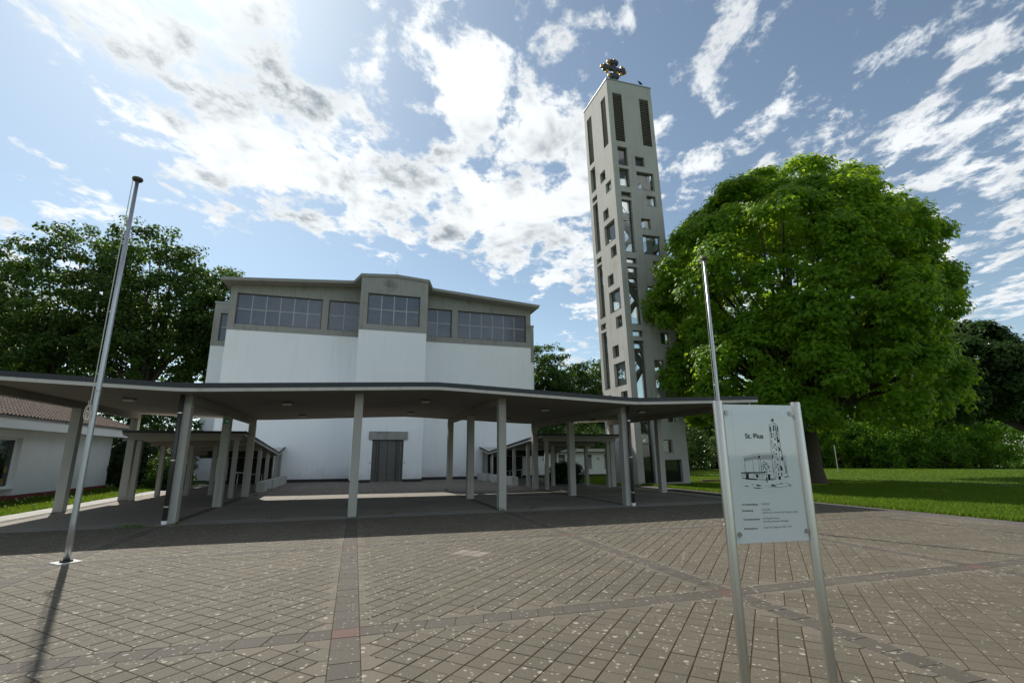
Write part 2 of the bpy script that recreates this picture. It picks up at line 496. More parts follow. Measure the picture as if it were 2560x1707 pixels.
# ------------------------------------------------------------------ mesh helpers
class MB:
    def __init__(s):
        s.v = []
        s.f = []

    def poly(s, pts):
        k = len(s.v)
        s.v += [tuple(p) for p in pts]
        s.f.append(tuple(range(k, k + len(pts))))
        return s

    def box(s, x0, x1, y0, y1, z0, z1):
        k = len(s.v)
        s.v += [(x0, y0, z0), (x1, y0, z0), (x1, y1, z0), (x0, y1, z0), (x0, y0, z1), (x1, y0, z1), (x1, y1, z1), (x0, y1, z1)]
        s.f += [tuple(k + i for i in q) for q in ((0, 3, 2, 1), (4, 5, 6, 7), (0, 1, 5, 4), (1, 2, 6, 5), (2, 3, 7, 6), (3, 0, 4, 7))]
        return s

    def hexa(s, p):
        """eight corners: bottom ring then top ring"""
        k = len(s.v)
        s.v += [tuple(q) for q in p]
        s.f += [tuple(k + i for i in q) for q in ((0, 3, 2, 1), (4, 5, 6, 7), (0, 1, 5, 4), (1, 2, 6, 5), (2, 3, 7, 6), (3, 0, 4, 7))]
        return s

    def prism(s, pts, z0, z1):
        """plan polygon (counter-clockwise); z0/z1 numbers or functions of x, y"""
        n = len(pts)
        k = len(s.v)
        f0 = z0 if callable(z0) else (lambda x, y: z0)
        f1 = z1 if callable(z1) else (lambda x, y: z1)
        s.v += [(x, y, f0(x, y)) for x, y in pts] + [(x, y, f1(x, y)) for x, y in pts]
        s.f.append(tuple(k + i for i in reversed(range(n))))
        s.f.append(tuple(k + n + i for i in range(n)))
        for i in range(n):
            j = (i + 1) % n
            s.f.append((k + i, k + j, k + n + j, k + n + i))
        return s

    def tube(s, pts, rad, n=10, cap=True):
        pts = [Vector(p) for p in pts]
        rads = rad if isinstance(rad, (list, tuple)) else [rad] * len(pts)
        rings = []
        ref = None
        for i, p in enumerate(pts):
            a = pts[max(0, i - 1)]
            b = pts[min(len(pts) - 1, i + 1)]
            dr = (b - a).normalized()
            if ref is None:
                ref = Vector((1, 0, 0)) if abs(dr.x) < 0.8 else Vector((0, 1, 0))
            u = (ref - dr * ref.dot(dr)).normalized()
            ref = u
            vv = dr.cross(u)
            k = len(s.v)
            for j in range(n):
                an = 2 * math.pi * j / n
                s.v.append(tuple(p + (u * math.cos(an) + vv * math.sin(an)) * rads[i]))
            rings.append(k)
        for a, b in zip(rings, rings[1:]):
            for j in range(n):
                s.f.append((a + j, a + (j + 1) % n, b + (j + 1) % n, b + j))
        if cap:
            s.f.append(tuple(rings[0] + j for j in reversed(range(n))))
            s.f.append(tuple(rings[-1] + j for j in range(n)))
        return s

    def lathe(s, prof, c=(0, 0, 0), n=16):
        k0 = len(s.v)
        for r, z in prof:
            for j in range(n):
                an = 2 * math.pi * j / n
                s.v.append((c[0] + r * math.cos(an), c[1] + r * math.sin(an), c[2] + z))
        for i in range(len(prof) - 1):
            for j in range(n):
                a = k0 + i * n
                s.f.append((a + j, a + (j + 1) % n, a + n + (j + 1) % n, a + n + j))
        s.f.append(tuple(k0 + j for j in reversed(range(n))))
        s.f.append(tuple(k0 + (len(prof) - 1) * n + j for j in range(n)))
        return s

    def wall(s, fn, u0, u1, z0, z1, holes, th):
        """sheet of thickness th with rectangular openings; fn(u, z, depth) -> xyz"""
        us = sorted({u0, u1, *[h[0] for h in holes], *[h[1] for h in holes]})
        zs = sorted({z0, z1, *[h[2] for h in holes], *[h[3] for h in holes]})
        us = [u for u in us if u0 <= u <= u1]
        zs = [z for z in zs if z0 <= z <= z1]

        def solid(i, j):
            if i < 0 or j < 0 or i >= len(us) - 1 or j >= len(zs) - 1:
                return False
            cu, cz = (us[i] + us[i + 1]) / 2, (zs[j] + zs[j + 1]) / 2
            return not any(h[0] < cu < h[1] and h[2] < cz < h[3] for h in holes)
        cache = {}

        def vid(u, z, dd):
            key = (u, z, dd)
            if key not in cache:
                cache[key] = len(s.v)
                s.v.append(tuple(fn(u, z, dd)))
            return cache[key]
        for i in range(len(us) - 1):
            for j in range(len(zs) - 1):
                if not solid(i, j):
                    continue
                a, b, c2, d2 = us[i], us[i + 1], zs[j], zs[j + 1]
                s.f.append((vid(a, c2, 0), vid(b, c2, 0), vid(b, d2, 0), vid(a, d2, 0)))
                s.f.append((vid(a, c2, th), vid(a, d2, th), vid(b, d2, th), vid(b, c2, th)))
                if not solid(i - 1, j):
                    s.f.append((vid(a, c2, 0), vid(a, d2, 0), vid(a, d2, th), vid(a, c2, th)))
                if not solid(i + 1, j):
                    s.f.append((vid(b, c2, 0), vid(b, c2, th), vid(b, d2, th), vid(b, d2, 0)))
                if not solid(i, j - 1):
                    s.f.append((vid(a, c2, 0), vid(a, c2, th), vid(b, c2, th), vid(b, c2, 0)))
                if not solid(i, j + 1):
                    s.f.append((vid(a, d2, 0), vid(b, d2, 0), vid(b, d2, th), vid(a, d2, th)))
        return s

    def mesh(s, name, material, smooth=False):
        me = bpy.data.meshes.new(name)
        me.from_pydata(s.v, [], s.f)
        me.materials.append(MATS[material])
        if smooth:
            me.polygons.foreach_set('use_smooth', [True] * len(me.polygons))
        me.validate()
        if len(s.f) < 6000:
            bm = bmesh.new()
            bm.from_mesh(me)
            bmesh.ops.recalc_face_normals(bm, faces=bm.faces)
            bm.to_mesh(me)
            bm.free()
        me.update()
        return me

    def build(s, name, material, parent=None, smooth=False, bevel=0.0):
        return link(name, s.mesh(name, material, smooth), parent, bevel)


def link(name, me, parent=None, bevel=0.0):
    o = bpy.data.objects.new(name, me)
    COL.objects.link(o)
    if parent is not None:
        o.parent = parent
        # children are modelled in world coordinates; keep them where they stand
        o.matrix_parent_inverse = PINV[parent.name] if parent.name in PINV else Matrix.Identity(4)
    if bevel:
        b = o.modifiers.new('edge', 'BEVEL')
        b.width = bevel
        b.segments = 2
        b.limit_method = 'ANGLE'
        b.angle_limit = R(40)
        b.use_clamp_overlap = True
    return o


PINV = {}


def tag(o, label=None, cat=None, group=None, kind=None):
    if label:
        o['label'] = label
    if cat:
        o['category'] = cat
    if group:
        o['group'] = group
    if kind:
        o['kind'] = kind
    return o


def thing(name, loc, label, cat, group=None):
    """an Empty at a thing's base; its parts are modelled in world coordinates"""
    o = bpy.data.objects.new(name, None)
    COL.objects.link(o)
    o.empty_display_size = 0.3
    o.location = loc
    PINV[o.name] = Matrix.Translation(-Vector(loc))
    return tag(o, label, cat, group)


def local_thing(name, mw, label, cat, group=None):
    """an Empty whose parts are modelled in its own frame"""
    o = bpy.data.objects.new(name, None)
    COL.objects.link(o)
    o.matrix_world = mw
    return tag(o, label, cat, group)


def fast_mesh(name, co, faces_flat, nper, material, rnd=None, smooth=False):
    """co (n,3); faces_flat (m*nper) indices"""
    me = bpy.data.meshes.new(name)
    nf = len(faces_flat) // nper
    me.vertices.add(len(co))
    me.vertices.foreach_set('co', np.asarray(co, np.float32).ravel())
    me.loops.add(nf * nper)
    me.loops.foreach_set('vertex_index', np.asarray(faces_flat, np.int32).ravel())
    me.polygons.add(nf)
    me.polygons.foreach_set('loop_start', np.arange(0, nf * nper, nper, dtype=np.int32))
    me.polygons.foreach_set('loop_total', np.full(nf, nper, np.int32))
    if rnd is not None:
        at = me.attributes.new('rnd', 'FLOAT', 'POINT')
        at.data.foreach_set('value', np.asarray(rnd, np.float32))
    me.materials.append(MATS[material])
    me.update(calc_edges=True)
    return me


def pix(x, y, z):
    d_ = Vector((x, y, z)) - Vector((0, 0, CAM_H))
    wz = d_.dot(FW)
    if wz < 0.1:
        return None
    return 1280 + FPX * d_.dot(RT) / wz, 853.5 - FPX * d_.dot(UP) / wz, wz


# ------------------------------------------------------------------ ground
CX = 2.2                                            # axis of the forecourt
XL = [CX + 4.35 * (k - 2.5) for k in range(6)]      # column lines and dark bands
YB = [-4.10, 0.61, 5.32, 10.03]                     # cross bands of the plaza
Y_KERB = 14.55

mb = MB()
g = 700.0
mb.poly([(-g, -g, -0.045), (g, -g, -0.045), (g, g, -0.045), (-g, g, -0.045)])
tag(mb.build('lawn', 'lawn'), 'flat green lawn reaching from the paving to the hedge', 'lawn', kind='structure')


def sheet(name, material, x0, x1, y0, y1, z, label, cat):
    o = MB().poly([(x0, y0, z), (x1, y0, z), (x1, y1, z), (x0, y1, z)]).build(name, material)
    return tag(o, label, cat, kind='structure')


plaza = sheet('plaza', 'joint_soil', -13.2, 14.45, -8.8, Y_KERB, -0.0055, 'forecourt paved with diagonal grey squares between dark bands', 'paving')
floor = sheet('canopy_floor', 'joint_soil', -9.6, 14.05, Y_KERB, 24.45, -0.014, 'smooth concrete slab floor under the entrance canopy', 'paving')
court = sheet('church_court', 'joint_soil', -4.55, 8.95, 24.45, 36.7, -0.013, 'brown paved court in front of the church door', 'paving')
side_w = sheet('passage_floor', 'floor_slab', -9.2, -4.55, 24.45, 36.4, -0.006, 'shaded passage floor under the low roof beside the white house', 'paving')
side_e = sheet('passage_floor', 'floor_slab', 8.95, 13.4, 24.45, 36.4, -0.006, 'shaded passage floor under the low roof beside the tower', 'paving')
marg = sheet('asphalt_path', 'asphalt', 14.45, 15.45, -12, 24.45, -0.008, 'dark asphalt strip between the plaza and the right lawn', 'path')


def inset(poly, gap):
    """shrink a convex counter-clockwise polygon; gap(edge direction) gives the distance"""
    n = len(poly)
    lines = []
    for i in range(n):
        (x0, y0), (x1, y1) = poly[i], poly[(i + 1) % n]
        ex, ey = x1 - x0, y1 - y0
        L = math.hypot(ex, ey)
        ex, ey = ex / L, ey / L
        k = gap(ex, ey) if callable(gap) else gap
        lines.append((x0 - ey * k, y0 + ex * k, ex, ey))
    out = []
    for i in range(n):
        x0, y0, ax, ay = lines[i - 1]
        x1, y1, bx, by = lines[i]
        den = ax * by - ay * bx
        if abs(den) < 1e-6:
            out.append((x1, y1))
            continue
        tt = ((x1 - x0) * by - (y1 - y0) * bx) / den
        out.append((x0 + ax * tt, y0 + ay * tt))
    return out


def slab_rings(poly, z_top, tilt=(0, 0), ch=0.006, depth=0.03):
    cx = sum(p[0] for p in poly) / len(poly)
    cy = sum(p[1] for p in poly) / len(poly)
    top = inset(poly, ch)

    def zz(x, y, z):
        return z + (x - cx) * tilt[0] + (y - cy) * tilt[1]
    return [[(x, y, zz(x, y, z_top) - depth) for x, y in poly], [(x, y, zz(x, y, z_top) - ch * 0.8) for x, y in poly], [(x, y, zz(x, y, z_top)) for x, y in top]]


def slab_into(mb, rings):
    n = len(rings[0])
    k = len(mb.v)
    for r_ in rings:
        mb.v += r_
    for a in range(2):
        for i in range(n):
            j = (i + 1) % n
            mb.f.append((k + a * n + i, k + a * n + j, k + (a + 1) * n + j, k + (a + 1) * n + i))
    mb.f.append(tuple(k + 2 * n + i for i in range(n)))


def lay(parent, pieces, name, material, keep, rest_name, depth=0.03, ch=0.0038, jit=0.0014):
    """pieces: convex polygons. The ones that show largest become parts, the others one mesh"""
    scored = []
    for poly in pieces:
        cx = sum(p[0] for p in poly) / len(poly)
        cy = sum(p[1] for p in poly) / len(poly)
        q_ = pix(cx, cy, 0)
        s_ = 1e9
        if q_ and -40 < q_[0] < 2600 and -40 < q_[1] < 1760:
            s_ = q_[2]
        scored.append((s_, poly))
    scored.sort(key=lambda e: e[0])
    mb = MB()
    rn = []
    for i, (s_, poly) in enumerate(scored):
        dz = random.uniform(-jit, jit)
        tl = (random.uniform(-1, 1) * jit * 4, random.uniform(-1, 1) * jit * 4)
        rings = slab_rings(poly, dz, tl, ch, depth)
        if i < keep and s_ < 1e8:
            one = MB()
            slab_into(one, rings)
            one.build(name, material, parent)
        else:
            k = len(mb.v)
            slab_into(mb, rings)
            rn += [random.random()] * (len(mb.v) - k)
    if mb.v:
        me = mb.mesh(rest_name, material)
        at = me.attributes.new('rnd', 'FLOAT', 'POINT')
        at.data.foreach_set('value', rn)
        tag(link(rest_name, me, parent), kind='stuff')


BW = 0.125
HALF = math.sqrt(0.5)


def gap_fn(ex, ey):
    # the joints running one way are wider than the others
    if ex * ey > 0.05:
        return 0.0050
    if ex * ey < -0.05:
        return 0.0038
    return 0.003


squares, borders, bands, reds = [], [], [], []
xr = [-13.2 + 0.0] + XL + [14.45]
yr = YB + [Y_KERB]
for i in range(len(xr) - 1):
    x0 = xr[i] + (BW if i > 0 else 0.05)
    x1 = xr[i + 1] - (BW if i < len(xr) - 2 else 0.0)
    for j in range(len(yr) - 1):
        y0 = yr[j] + BW
        y1 = yr[j + 1] - (BW if j < len(yr) - 2 else 0.0)
        e = 0.075
        nx = max(2, round((x1 - x0 - 2 * e) / 0.283))
        ny = max(2, round((y1 - y0 - 2 * e) / 0.283))
        ddx, ddy = (x1 - x0 - 2 * e) / nx, (y1 - y0 - 2 * e) / ny
        ox, oy = x0 + e, y0 + e
        if x1 < -9 and y1 < 4:
            continue

        def dia(cx, cy):
            return [(cx, cy - ddy / 2), (cx + ddx / 2, cy), (cx, cy + ddy / 2), (cx - ddx / 2, cy)]
        for a in range(nx):
            for b in range(ny):
                squares.append(inset(dia(ox + (a + .5) * ddx, oy + (b + .5) * ddy), gap_fn))
        for a in range(1, nx):
            for b in range(1, ny):
                squares.append(inset(dia(ox + a * ddx, oy + b * ddy), gap_fn))
        for a in range(1, nx):
            cx = ox + a * ddx
            borders.append(inset([(cx - ddx / 2, y0), (cx + ddx / 2, y0), (cx + ddx / 2, oy), (cx, oy + ddy / 2), (cx - ddx / 2, oy)], gap_fn))
            yy = oy + ny * ddy
            borders.append(inset([(cx - ddx / 2, yy), (cx, yy - ddy / 2), (cx + ddx / 2, yy), (cx + ddx / 2, y1), (cx - ddx / 2, y1)], gap_fn))
        for b in range(1, ny):
            cy = oy + b * ddy
            borders.append(inset([(x0, cy - ddy / 2), (ox, cy - ddy / 2), (ox + ddx / 2, cy), (ox, cy + ddy / 2), (x0, cy + ddy / 2)], gap_fn))
            xx = ox + nx * ddx
            borders.append(inset([(x1, cy + ddy / 2), (xx, cy + ddy / 2), (xx - ddx / 2, cy), (xx, cy - ddy / 2), (x1, cy - ddy / 2)], gap_fn))
        # the four corner pieces
        X2, Y2 = ox + nx * ddx, oy + ny * ddy
        borders.append(inset([(x0, y0), (ox + ddx / 2, y0), (ox + ddx / 2, oy), (ox, oy + ddy / 2), (x0, oy + ddy / 2)], 0.003))
        borders.append(inset([(x1, y0), (x1, oy + ddy / 2), (X2, oy + ddy / 2), (X2 - ddx / 2, oy), (X2 - ddx / 2, y0)], 0.003))
        borders.append(inset([(x1, y1), (X2 - ddx / 2, y1), (X2 - ddx / 2, Y2), (X2, Y2 - ddy / 2), (x1, Y2 - ddy / 2)], 0.003))
        borders.append(inset([(x0, y1), (x0, Y2 - ddy / 2), (ox, Y2 - ddy / 2), (ox + ddx / 2, Y2), (ox + ddx / 2, y1)], 0.003))
for X in XL:
    for j in range(len(yr) - 1):
        a, b = yr[j] + BW, yr[j + 1] - (BW if j < len(yr) - 2 else 0.0)
        n = round((b - a) / 0.29)
        for k in range(n):
            s0, s1 = a + (b - a) * k / n, a + (b - a) * (k + 1) / n
            bands.append(inset([(X - BW, s0), (X + BW, s0), (X + BW, s1), (X - BW, s1)], 0.0025))
    for Y in YB:
        reds.append(inset([(X - BW, Y - BW), (X + BW, Y - BW), (X + BW, Y + BW), (X - BW, Y + BW)], 0.0025))
for Y in YB:
    for i in range(len(xr) - 1):
        a = xr[i] + (BW if i > 0 else 0)
        b = xr[i + 1] - (BW if i < len(xr) - 2 else 0)
        n = max(1, round((b - a) / 0.29))
        for k in range(n):
            s0, s1 = a + (b - a) * k / n, a + (b - a) * (k + 1) / n
            sk = 0.07 if k else 0.0                 # the cross bands have slanted joints
            sk2 = 0.07 if k < n - 1 else 0.0
            bands.append(inset([(s0, Y - BW), (s1, Y - BW), (s1 + sk2, Y + BW), (s0 + sk, Y + BW)], 0.0025))
pale = [p_ for p_ in squares if math.hypot(sum(q_[0] for q_ in p_) / 4 - 1.95, sum(q_[1] for q_ in p_) / 4 - 8.75) < 0.27]
squares = [p_ for p_ in squares if p_ not in pale]
lay(plaza, pale, 'pale_paver', 'court_paver', 30, 'far_pale_pavers')
lay(plaza, squares, 'paver', 'paver', 300, 'far_pavers')
lay(plaza, borders, 'border_paver', 'border_paver', 190, 'far_border_pavers')
lay(plaza, bands, 'band_paver', 'band_paver', 220, 'far_band_pavers')
lay(plaza, reds, 'red_paver', 'red_paver', 30, 'far_red_pavers')

# floor under the canopy: kerb course, big slabs, dark strips along the column lines
slabs, strips, kerbs = [], [], []
xe = [-9.6] + XL + [14.05]
for i in range(len(xe) - 1):
    a = xe[i] + (BW if i > 0 else 0)
    b = xe[i + 1] - (BW if i < len(xe) - 2 else 0)
    n = 2 if b - a > 2 else 1
    for k in range(n):
        s0, s1 = a + (b - a) * k / n, a + (b - a) * (k + 1) / n
        for y0, y1 in ((15.28, 17.35), (17.35, 19.42), (19.52, 21.9), (21.9, 24.45)):
            slabs.append(inset([(s0, y0), (s1, y0), (s1, y1), (s0, y1)], 0.004))
    n = max(1, round((b - a) / 1.0))
    for k in range(n):
        s0, s1 = a + (b - a) * k / n, a + (b - a) * (k + 1) / n
        kerbs.append(inset([(s0, Y_KERB), (s1, Y_KERB), (s1, 15.22), (s0, 15.22)], 0.003))
for X in XL:
    kerbs.append(inset([(X - BW, Y_KERB), (X + BW, Y_KERB), (X + BW, 15.22), (X - BW, 15.22)], 0.003))
    if abs(X - XL[2]) < 0.1:
        slabs.append(inset([(X - BW, 15.28), (X + BW, 15.28), (X + BW, 24.45), (X - BW, 24.45)], 0.001))
        continue
    for k in range(4):
        s0, s1 = 15.28 + 9.17 * k / 4, 15.28 + 9.17 * (k + 1) / 4
        strips.append(inset([(X - BW, s0), (X + BW, s0), (X + BW, s1), (X - BW, s1)], 0.003))
lay(floor, slabs, 'floor_slab', 'floor_slab', 80, 'far_slabs', 0.02, 0.004, 0.0006)
lay(floor, kerbs, 'kerb_slab', 'kerb_slab', 60, 'far_kerb_slabs', 0.02, 0.006, 0.001)
lay(floor, strips, 'dark_strip', 'band_paver', 40, 'far_strips', 0.02, 0.004, 0.0005)
# court in front of the door: small squares in line with the church
sq = []
nx, ny = 46, 42
for a in range(nx):
    for b in range(ny):
        x0, x1 = -4.5 + 13.4 * a / nx, -4.5 + 13.4 * (a + 1) / nx
        y0, y1 = 24.5 + 12.1 * b / ny, 24.5 + 12.1 * (b + 1) / ny
        if y0 > 33.9 and -0.3 < x0 < 4.3 or y1 > 36.5:
            continue
        sq.append(inset([(x0, y0), (x1, y0), (x1, y1), (x0, y1)], 0.005))
lay(court, sq, 'court_paver', 'court_paver', 0, 'court_pavers', 0.02, 0.005, 0.0016)
# pale slab path along the left edge, lit by the sun
path = sheet('garden_path', 'joint_soil', -9.62, -8.85, 10.0, 30.0, -0.0105, 'pale concrete slab path between the canopy and the left grass strip', 'path')
sq = []
for b in range(40):
    y0 = 10.0 + b * 0.5
    for a in range(2):
        x0 = -9.60 + a * 0.385
        sq.append(inset([(x0, y0), (x0 + 0.385, y0), (x0 + 0.385, y0 + 0.5), (x0, y0 + 0.5)], 0.005))
lay(path, sq, 'path_slab', 'path_slab', 70, 'far_path_slabs', 0.02, 0.005, 0.0015)
for o in [c_ for c_ in path.children]:
    o.location.z = 0.004


# ------------------------------------------------------------------ church
church = thing('church', (2.1, 36.5, 0), 'large white painted brick church with grey clerestory band and shallow gable roof', 'church')
YM, YBAY = 36.5, 34.0
BX0, BX1 = -0.28, 4.32
CX0, CX1 = -8.85, 13.05
ZB = 10.11


def roof_z(x, y=0):
    return 14.27 - 0.0715 * abs(x - 2.1)


mb = MB()
mb.prism([(CX0, YM), (BX0, YM), (BX0, YM + 0.4), (BX1, YM + 0.4), (BX1, YM), (CX1, YM), (CX1, 56), (CX0, 56)], 0.18, ZB)
mb.build('wall', 'white_brick', church)
mb = MB()
mb.wall(lambda u, z, d_: (u, YBAY + d_, z), BX0, BX1, 0.18, ZB, [(1.05, 3.07, 0.18, 2.70)], 0.35)
mb.box(BX0, BX0 + 0.3, YBAY + 0.35, YM + 0.4, 0.18, ZB)
mb.box(BX1 - 0.3, BX1, YBAY + 0.35, YM + 0.4, 0.18, ZB)
mb.build('entrance_bay', 'white_brick', church)
# plinth of dark bricks, each brick on end
mbp = MB()
for x0, x1, y in ((CX0 + 0.02, BX0, YM + 0.015), (BX0 + 0.01, 1.05, YBAY + 0.015), (3.07, BX1 - 0.01, YBAY + 0.015), (BX1, CX1 - 0.02, YM + 0.015)):
    mbp.box(x0, x1, y + 0.01, y + 0.1, -0.02, 0.178)
    n = round((x1 - x0) / 0.12)
    for k in range(n):
        a = x0 + (x1 - x0) * k / n
        mbp.box(a + 0.005, a + (x1 - x0) / n - 0.005, y - random.uniform(0, 0.004), y + 0.012, -0.02, 0.172)
tag(mbp.build('plinth_bricks', 'bitumen', church), kind='stuff')

WIN = [(-8.45, -2.90, 6, YM), (-2.47, -0.30, 2, YM), (0.21, 3.81, 4, YBAY), (4.34, 6.57, 2, YM), (7.05, 12.68, 6, YM)]
WZ0, WZ1 = 10.53, 12.76


def band_front(x0, x1, y, wins, name):
    mb = MB()
    holes = [(a, b, WZ0, WZ1) for a, b in wins]
    mb.wall(lambda u, z, d_: (u, y + d_, z), x0, x1, ZB + 0.003, 13.05, holes, 0.32)
    xs = sorted({x0, x1, *([2.1] if x0 < 2.1 < x1 else [])})
    for a, b in zip(xs, xs[1:]):
        mb.hexa([(a, y, 13.05), (b, y, 13.05), (b, y + 0.32, 13.05), (a, y + 0.32, 13.05), (a, y, roof_z(a) - 0.2), (b, y, roof_z(b) - 0.2), (b, y + 0.32, roof_z(b) - 0.2), (a, y + 0.32, roof_z(a) - 0.2)])
    return mb.build(name, 'band_concrete', church)


band_front(CX0 - 0.02, BX0, YM - 0.025, [(-8.45, -2.90), (-2.47, -0.38)], 'clerestory_band')
band_front(BX0 - 0.02, BX1 + 0.02, YBAY - 0.025, [(0.21, 3.81)], 'clerestory_band')
band_front(BX1, CX1 + 0.02, YM - 0.025, [(4.42, 6.57), (7.05, 12.68)], 'clerestory_band')
for x0, x1 in ((CX0 - 0.02, CX0 + 0.28), (CX1 - 0.28, CX1 + 0.02)):
    mb = MB()
    mb.hexa([(x0, YM + 0.295, ZB), (x1, YM + 0.295, ZB), (x1, 56, ZB), (x0, 56, ZB), (x0, YM + 0.295, roof_z(x0) - 0.2), (x1, YM + 0.295, roof_z(x1) - 0.2), (x1, 56, roof_z(x1) - 0.2), (x0, 56, roof_z(x0) - 0.2)])
    mb.build('side_band', 'band_concrete', church)
for x0, x1 in ((BX0 - 0.02, BX0 + 0.28), (BX1 - 0.28, BX1 + 0.02)):
    MB().box(x0, x1, YBAY + 0.295, YM + 0.3, ZB, 13.85).build('side_band', 'band_concrete', church)


def glazed(parent, x0, x1, y, cols, rows, z0, z1, glass, frame, bar=0.05, edge=0.07):
    """window: frame with bars, one pane object for each light"""
    mb = MB()
    mb.box(x0, x0 + edge, y, y + 0.09, z0, z1)
    mb.box(x1 - edge, x1, y, y + 0.09, z0, z1)
    mb.box(x0 + edge, x1 - edge, y + 0.001, y + 0.089, z0, z0 + edge)
    mb.box(x0 + edge, x1 - edge, y + 0.001, y + 0.089, z1 - edge, z1)
    win = mb.build('window', frame, parent)
    a, b, c2, d2 = x0 + edge, x1 - edge, z0 + edge, z1 - edge
    mb = MB()
    for i in range(1, cols):
        u = a + (b - a) * i / cols
        mb.box(u - bar / 2, u + bar / 2, y + 0.012, y + 0.07, c2, d2)
    for j in range(1, rows):
        v = c2 + (d2 - c2) * j / rows
        mb.box(a, b, y + 0.02, y + 0.065, v - bar / 2, v + bar / 2)
    if mb.v:
        mb.build('glazing_bars', 'window_frame', win)
    for i in range(cols):
        for j in range(rows):
            u0, u1 = a + (b - a) * i / cols + 0.004, a + (b - a) * (i + 1) / cols - 0.004
            v0, v1 = c2 + (d2 - c2) * j / rows + 0.004, c2 + (d2 - c2) * (j + 1) / rows - 0.004
            k = random.uniform(-0.006, 0.006)
            kk = random.uniform(-0.004, 0.004)
            MB().hexa([(u0, y + 0.04 + k, v0), (u1, y + 0.04 - k, v0), (u1, y + 0.05 - k, v0), (u0, y + 0.05 + k, v0), (u0, y + 0.04 + k + kk, v1), (u1, y + 0.04 - k + kk, v1), (u1, y + 0.05 - k + kk, v1), (u0, y + 0.05 + k + kk, v1)]).build('pane', glass, win)
    return win


for x0, x1, n, y in WIN:
    glazed(church, x0, x1, y + 0.12, n, 2, WZ0, WZ1, 'church_glass', 'dark_frame')

# roof: one shallow gable, stepping forward over the entrance bay
plan_l = [(2.1, 33.88), (2.1, 56), (-9.28, 56), (-9.28, 35.45), (-0.82, 35.45), (-0.33, 33.88)]
plan_r = [(4.38, 33.88), (4.86, 35.45), (13.48, 35.45), (13.48, 56), (2.1, 56), (2.1, 33.88)]
mb = MB()
for pl in (plan_l, plan_r):
    mb.prism(pl, lambda x, y: roof_z(x) - 0.2, lambda x, y: roof_z(x) - 0.085)
roof = mb.build('roof', 'canopy_concrete', church)
mb = MB()
for pl, s_ in ((plan_l, -1), (plan_r, 1)):
    pl2 = [(x + (0.03 * s_ if abs(x - 2.1) > 1 else 0), y - 0.03 if y < 50 else y) for x, y in pl]
    mb.prism(pl2, lambda x, y: roof_z(x) - 0.084, lambda x, y: roof_z(x))
mb.build('roof_flashing', 'grey_flashing', roof)
mb = MB().tube([(2.1, 34.4, 14.2), (2.1, 34.4, 14.75)], 0.012, 6)
mb.build('lightning_rod', 'steel_fixing', roof)

# transepts behind, half hidden
for s_, (x0, x1) in ((-1, (-11.25, CX0 + 0.01)), (1, (CX1 - 0.01, 15.45))):
    MB().box(x0, x1, 42.4, 54, 0, ZB).build('transept_wall', 'white_brick', church)
    wx0, wx1 = (x0 + 0.45, x1 - 0.3) if s_ < 0 else (x0 + 0.3, x1 - 0.45)
    mb = MB()
    mb.wall(lambda u, z, d_: (u, 42.375 + d_, z), x0 - (0.02 if s_ < 0 else 0), x1 + (0.02 if s_ > 0 else 0), ZB + 0.003, 13.55, [(wx0, wx1, WZ0, WZ1)], 0.3)
    xo = x0 - 0.02 if s_ < 0 else x1 - 0.28
    mb.box(xo, xo + 0.3, 42.68, 54, ZB + 0.003, 13.55)
    mb.build('transept_band', 'band_concrete', church)
    MB().box(x0 - 0.06, x1 + 0.06, 42.32, 54, 13.552, 13.68).build('transept_roof', 'grey_flashing', church)
    glazed(church, wx0, wx1, 42.5, 2, 2, WZ0, WZ1, 'church_glass', 'dark_frame')

# doorway
MB().box(0.81, 3.31, YBAY - 0.10, YBAY + 0.30, 2.704, 3.25).build('lintel', 'band_concrete', church, bevel=0.015)
door = MB().box(1.05, 3.07, YBAY + 0.30, YBAY + 0.345, 0.0, 2.70).build('door', 'interior_dark', church)
MB().box(1.0, 3.12, YBAY - 0.12, YBAY + 0.30, -0.02, 0.02).build('threshold', 'band_concrete', church)
for s_ in (-1, 1):
    xc = 2.06 + s_ * 0.26
    MB().box(xc - 0.25, xc + 0.25, YBAY + 0.235, YBAY + 0.285, 0.03, 2.68).build('door_leaf', 'door_metal', door, bevel=0.006)
    for a, b, dd in ((0.52, 0.56, 0.20), (0.575, 0.60, 0.25), (0.62, 0.70, 0.17), (0.715, 0.75, 0.24), (0.765, 0.92, 0.19), (0.935, 1.0, 0.13)):
        u0, u1 = sorted((2.06 + s_ * a, 2.06 + s_ * b))
        MB().box(u0, u1, YBAY + dd, YBAY + 0.30, 0.03, 2.69).build('door_jamb_fin', 'door_metal', door)
    u0 = 2.06 + s_ * 1.10
    MB().box(u0 - 0.03, u0 + 0.03, YBAY - 0.02, YBAY, 1.19, 1.28).build('bell_plate', 'steel_fixing', church)
MB().box(8.15, 8.32, YM - 0.09, YM, 1.95, 2.35).build('wall_lamp', 'black_board', church, bevel=0.01)

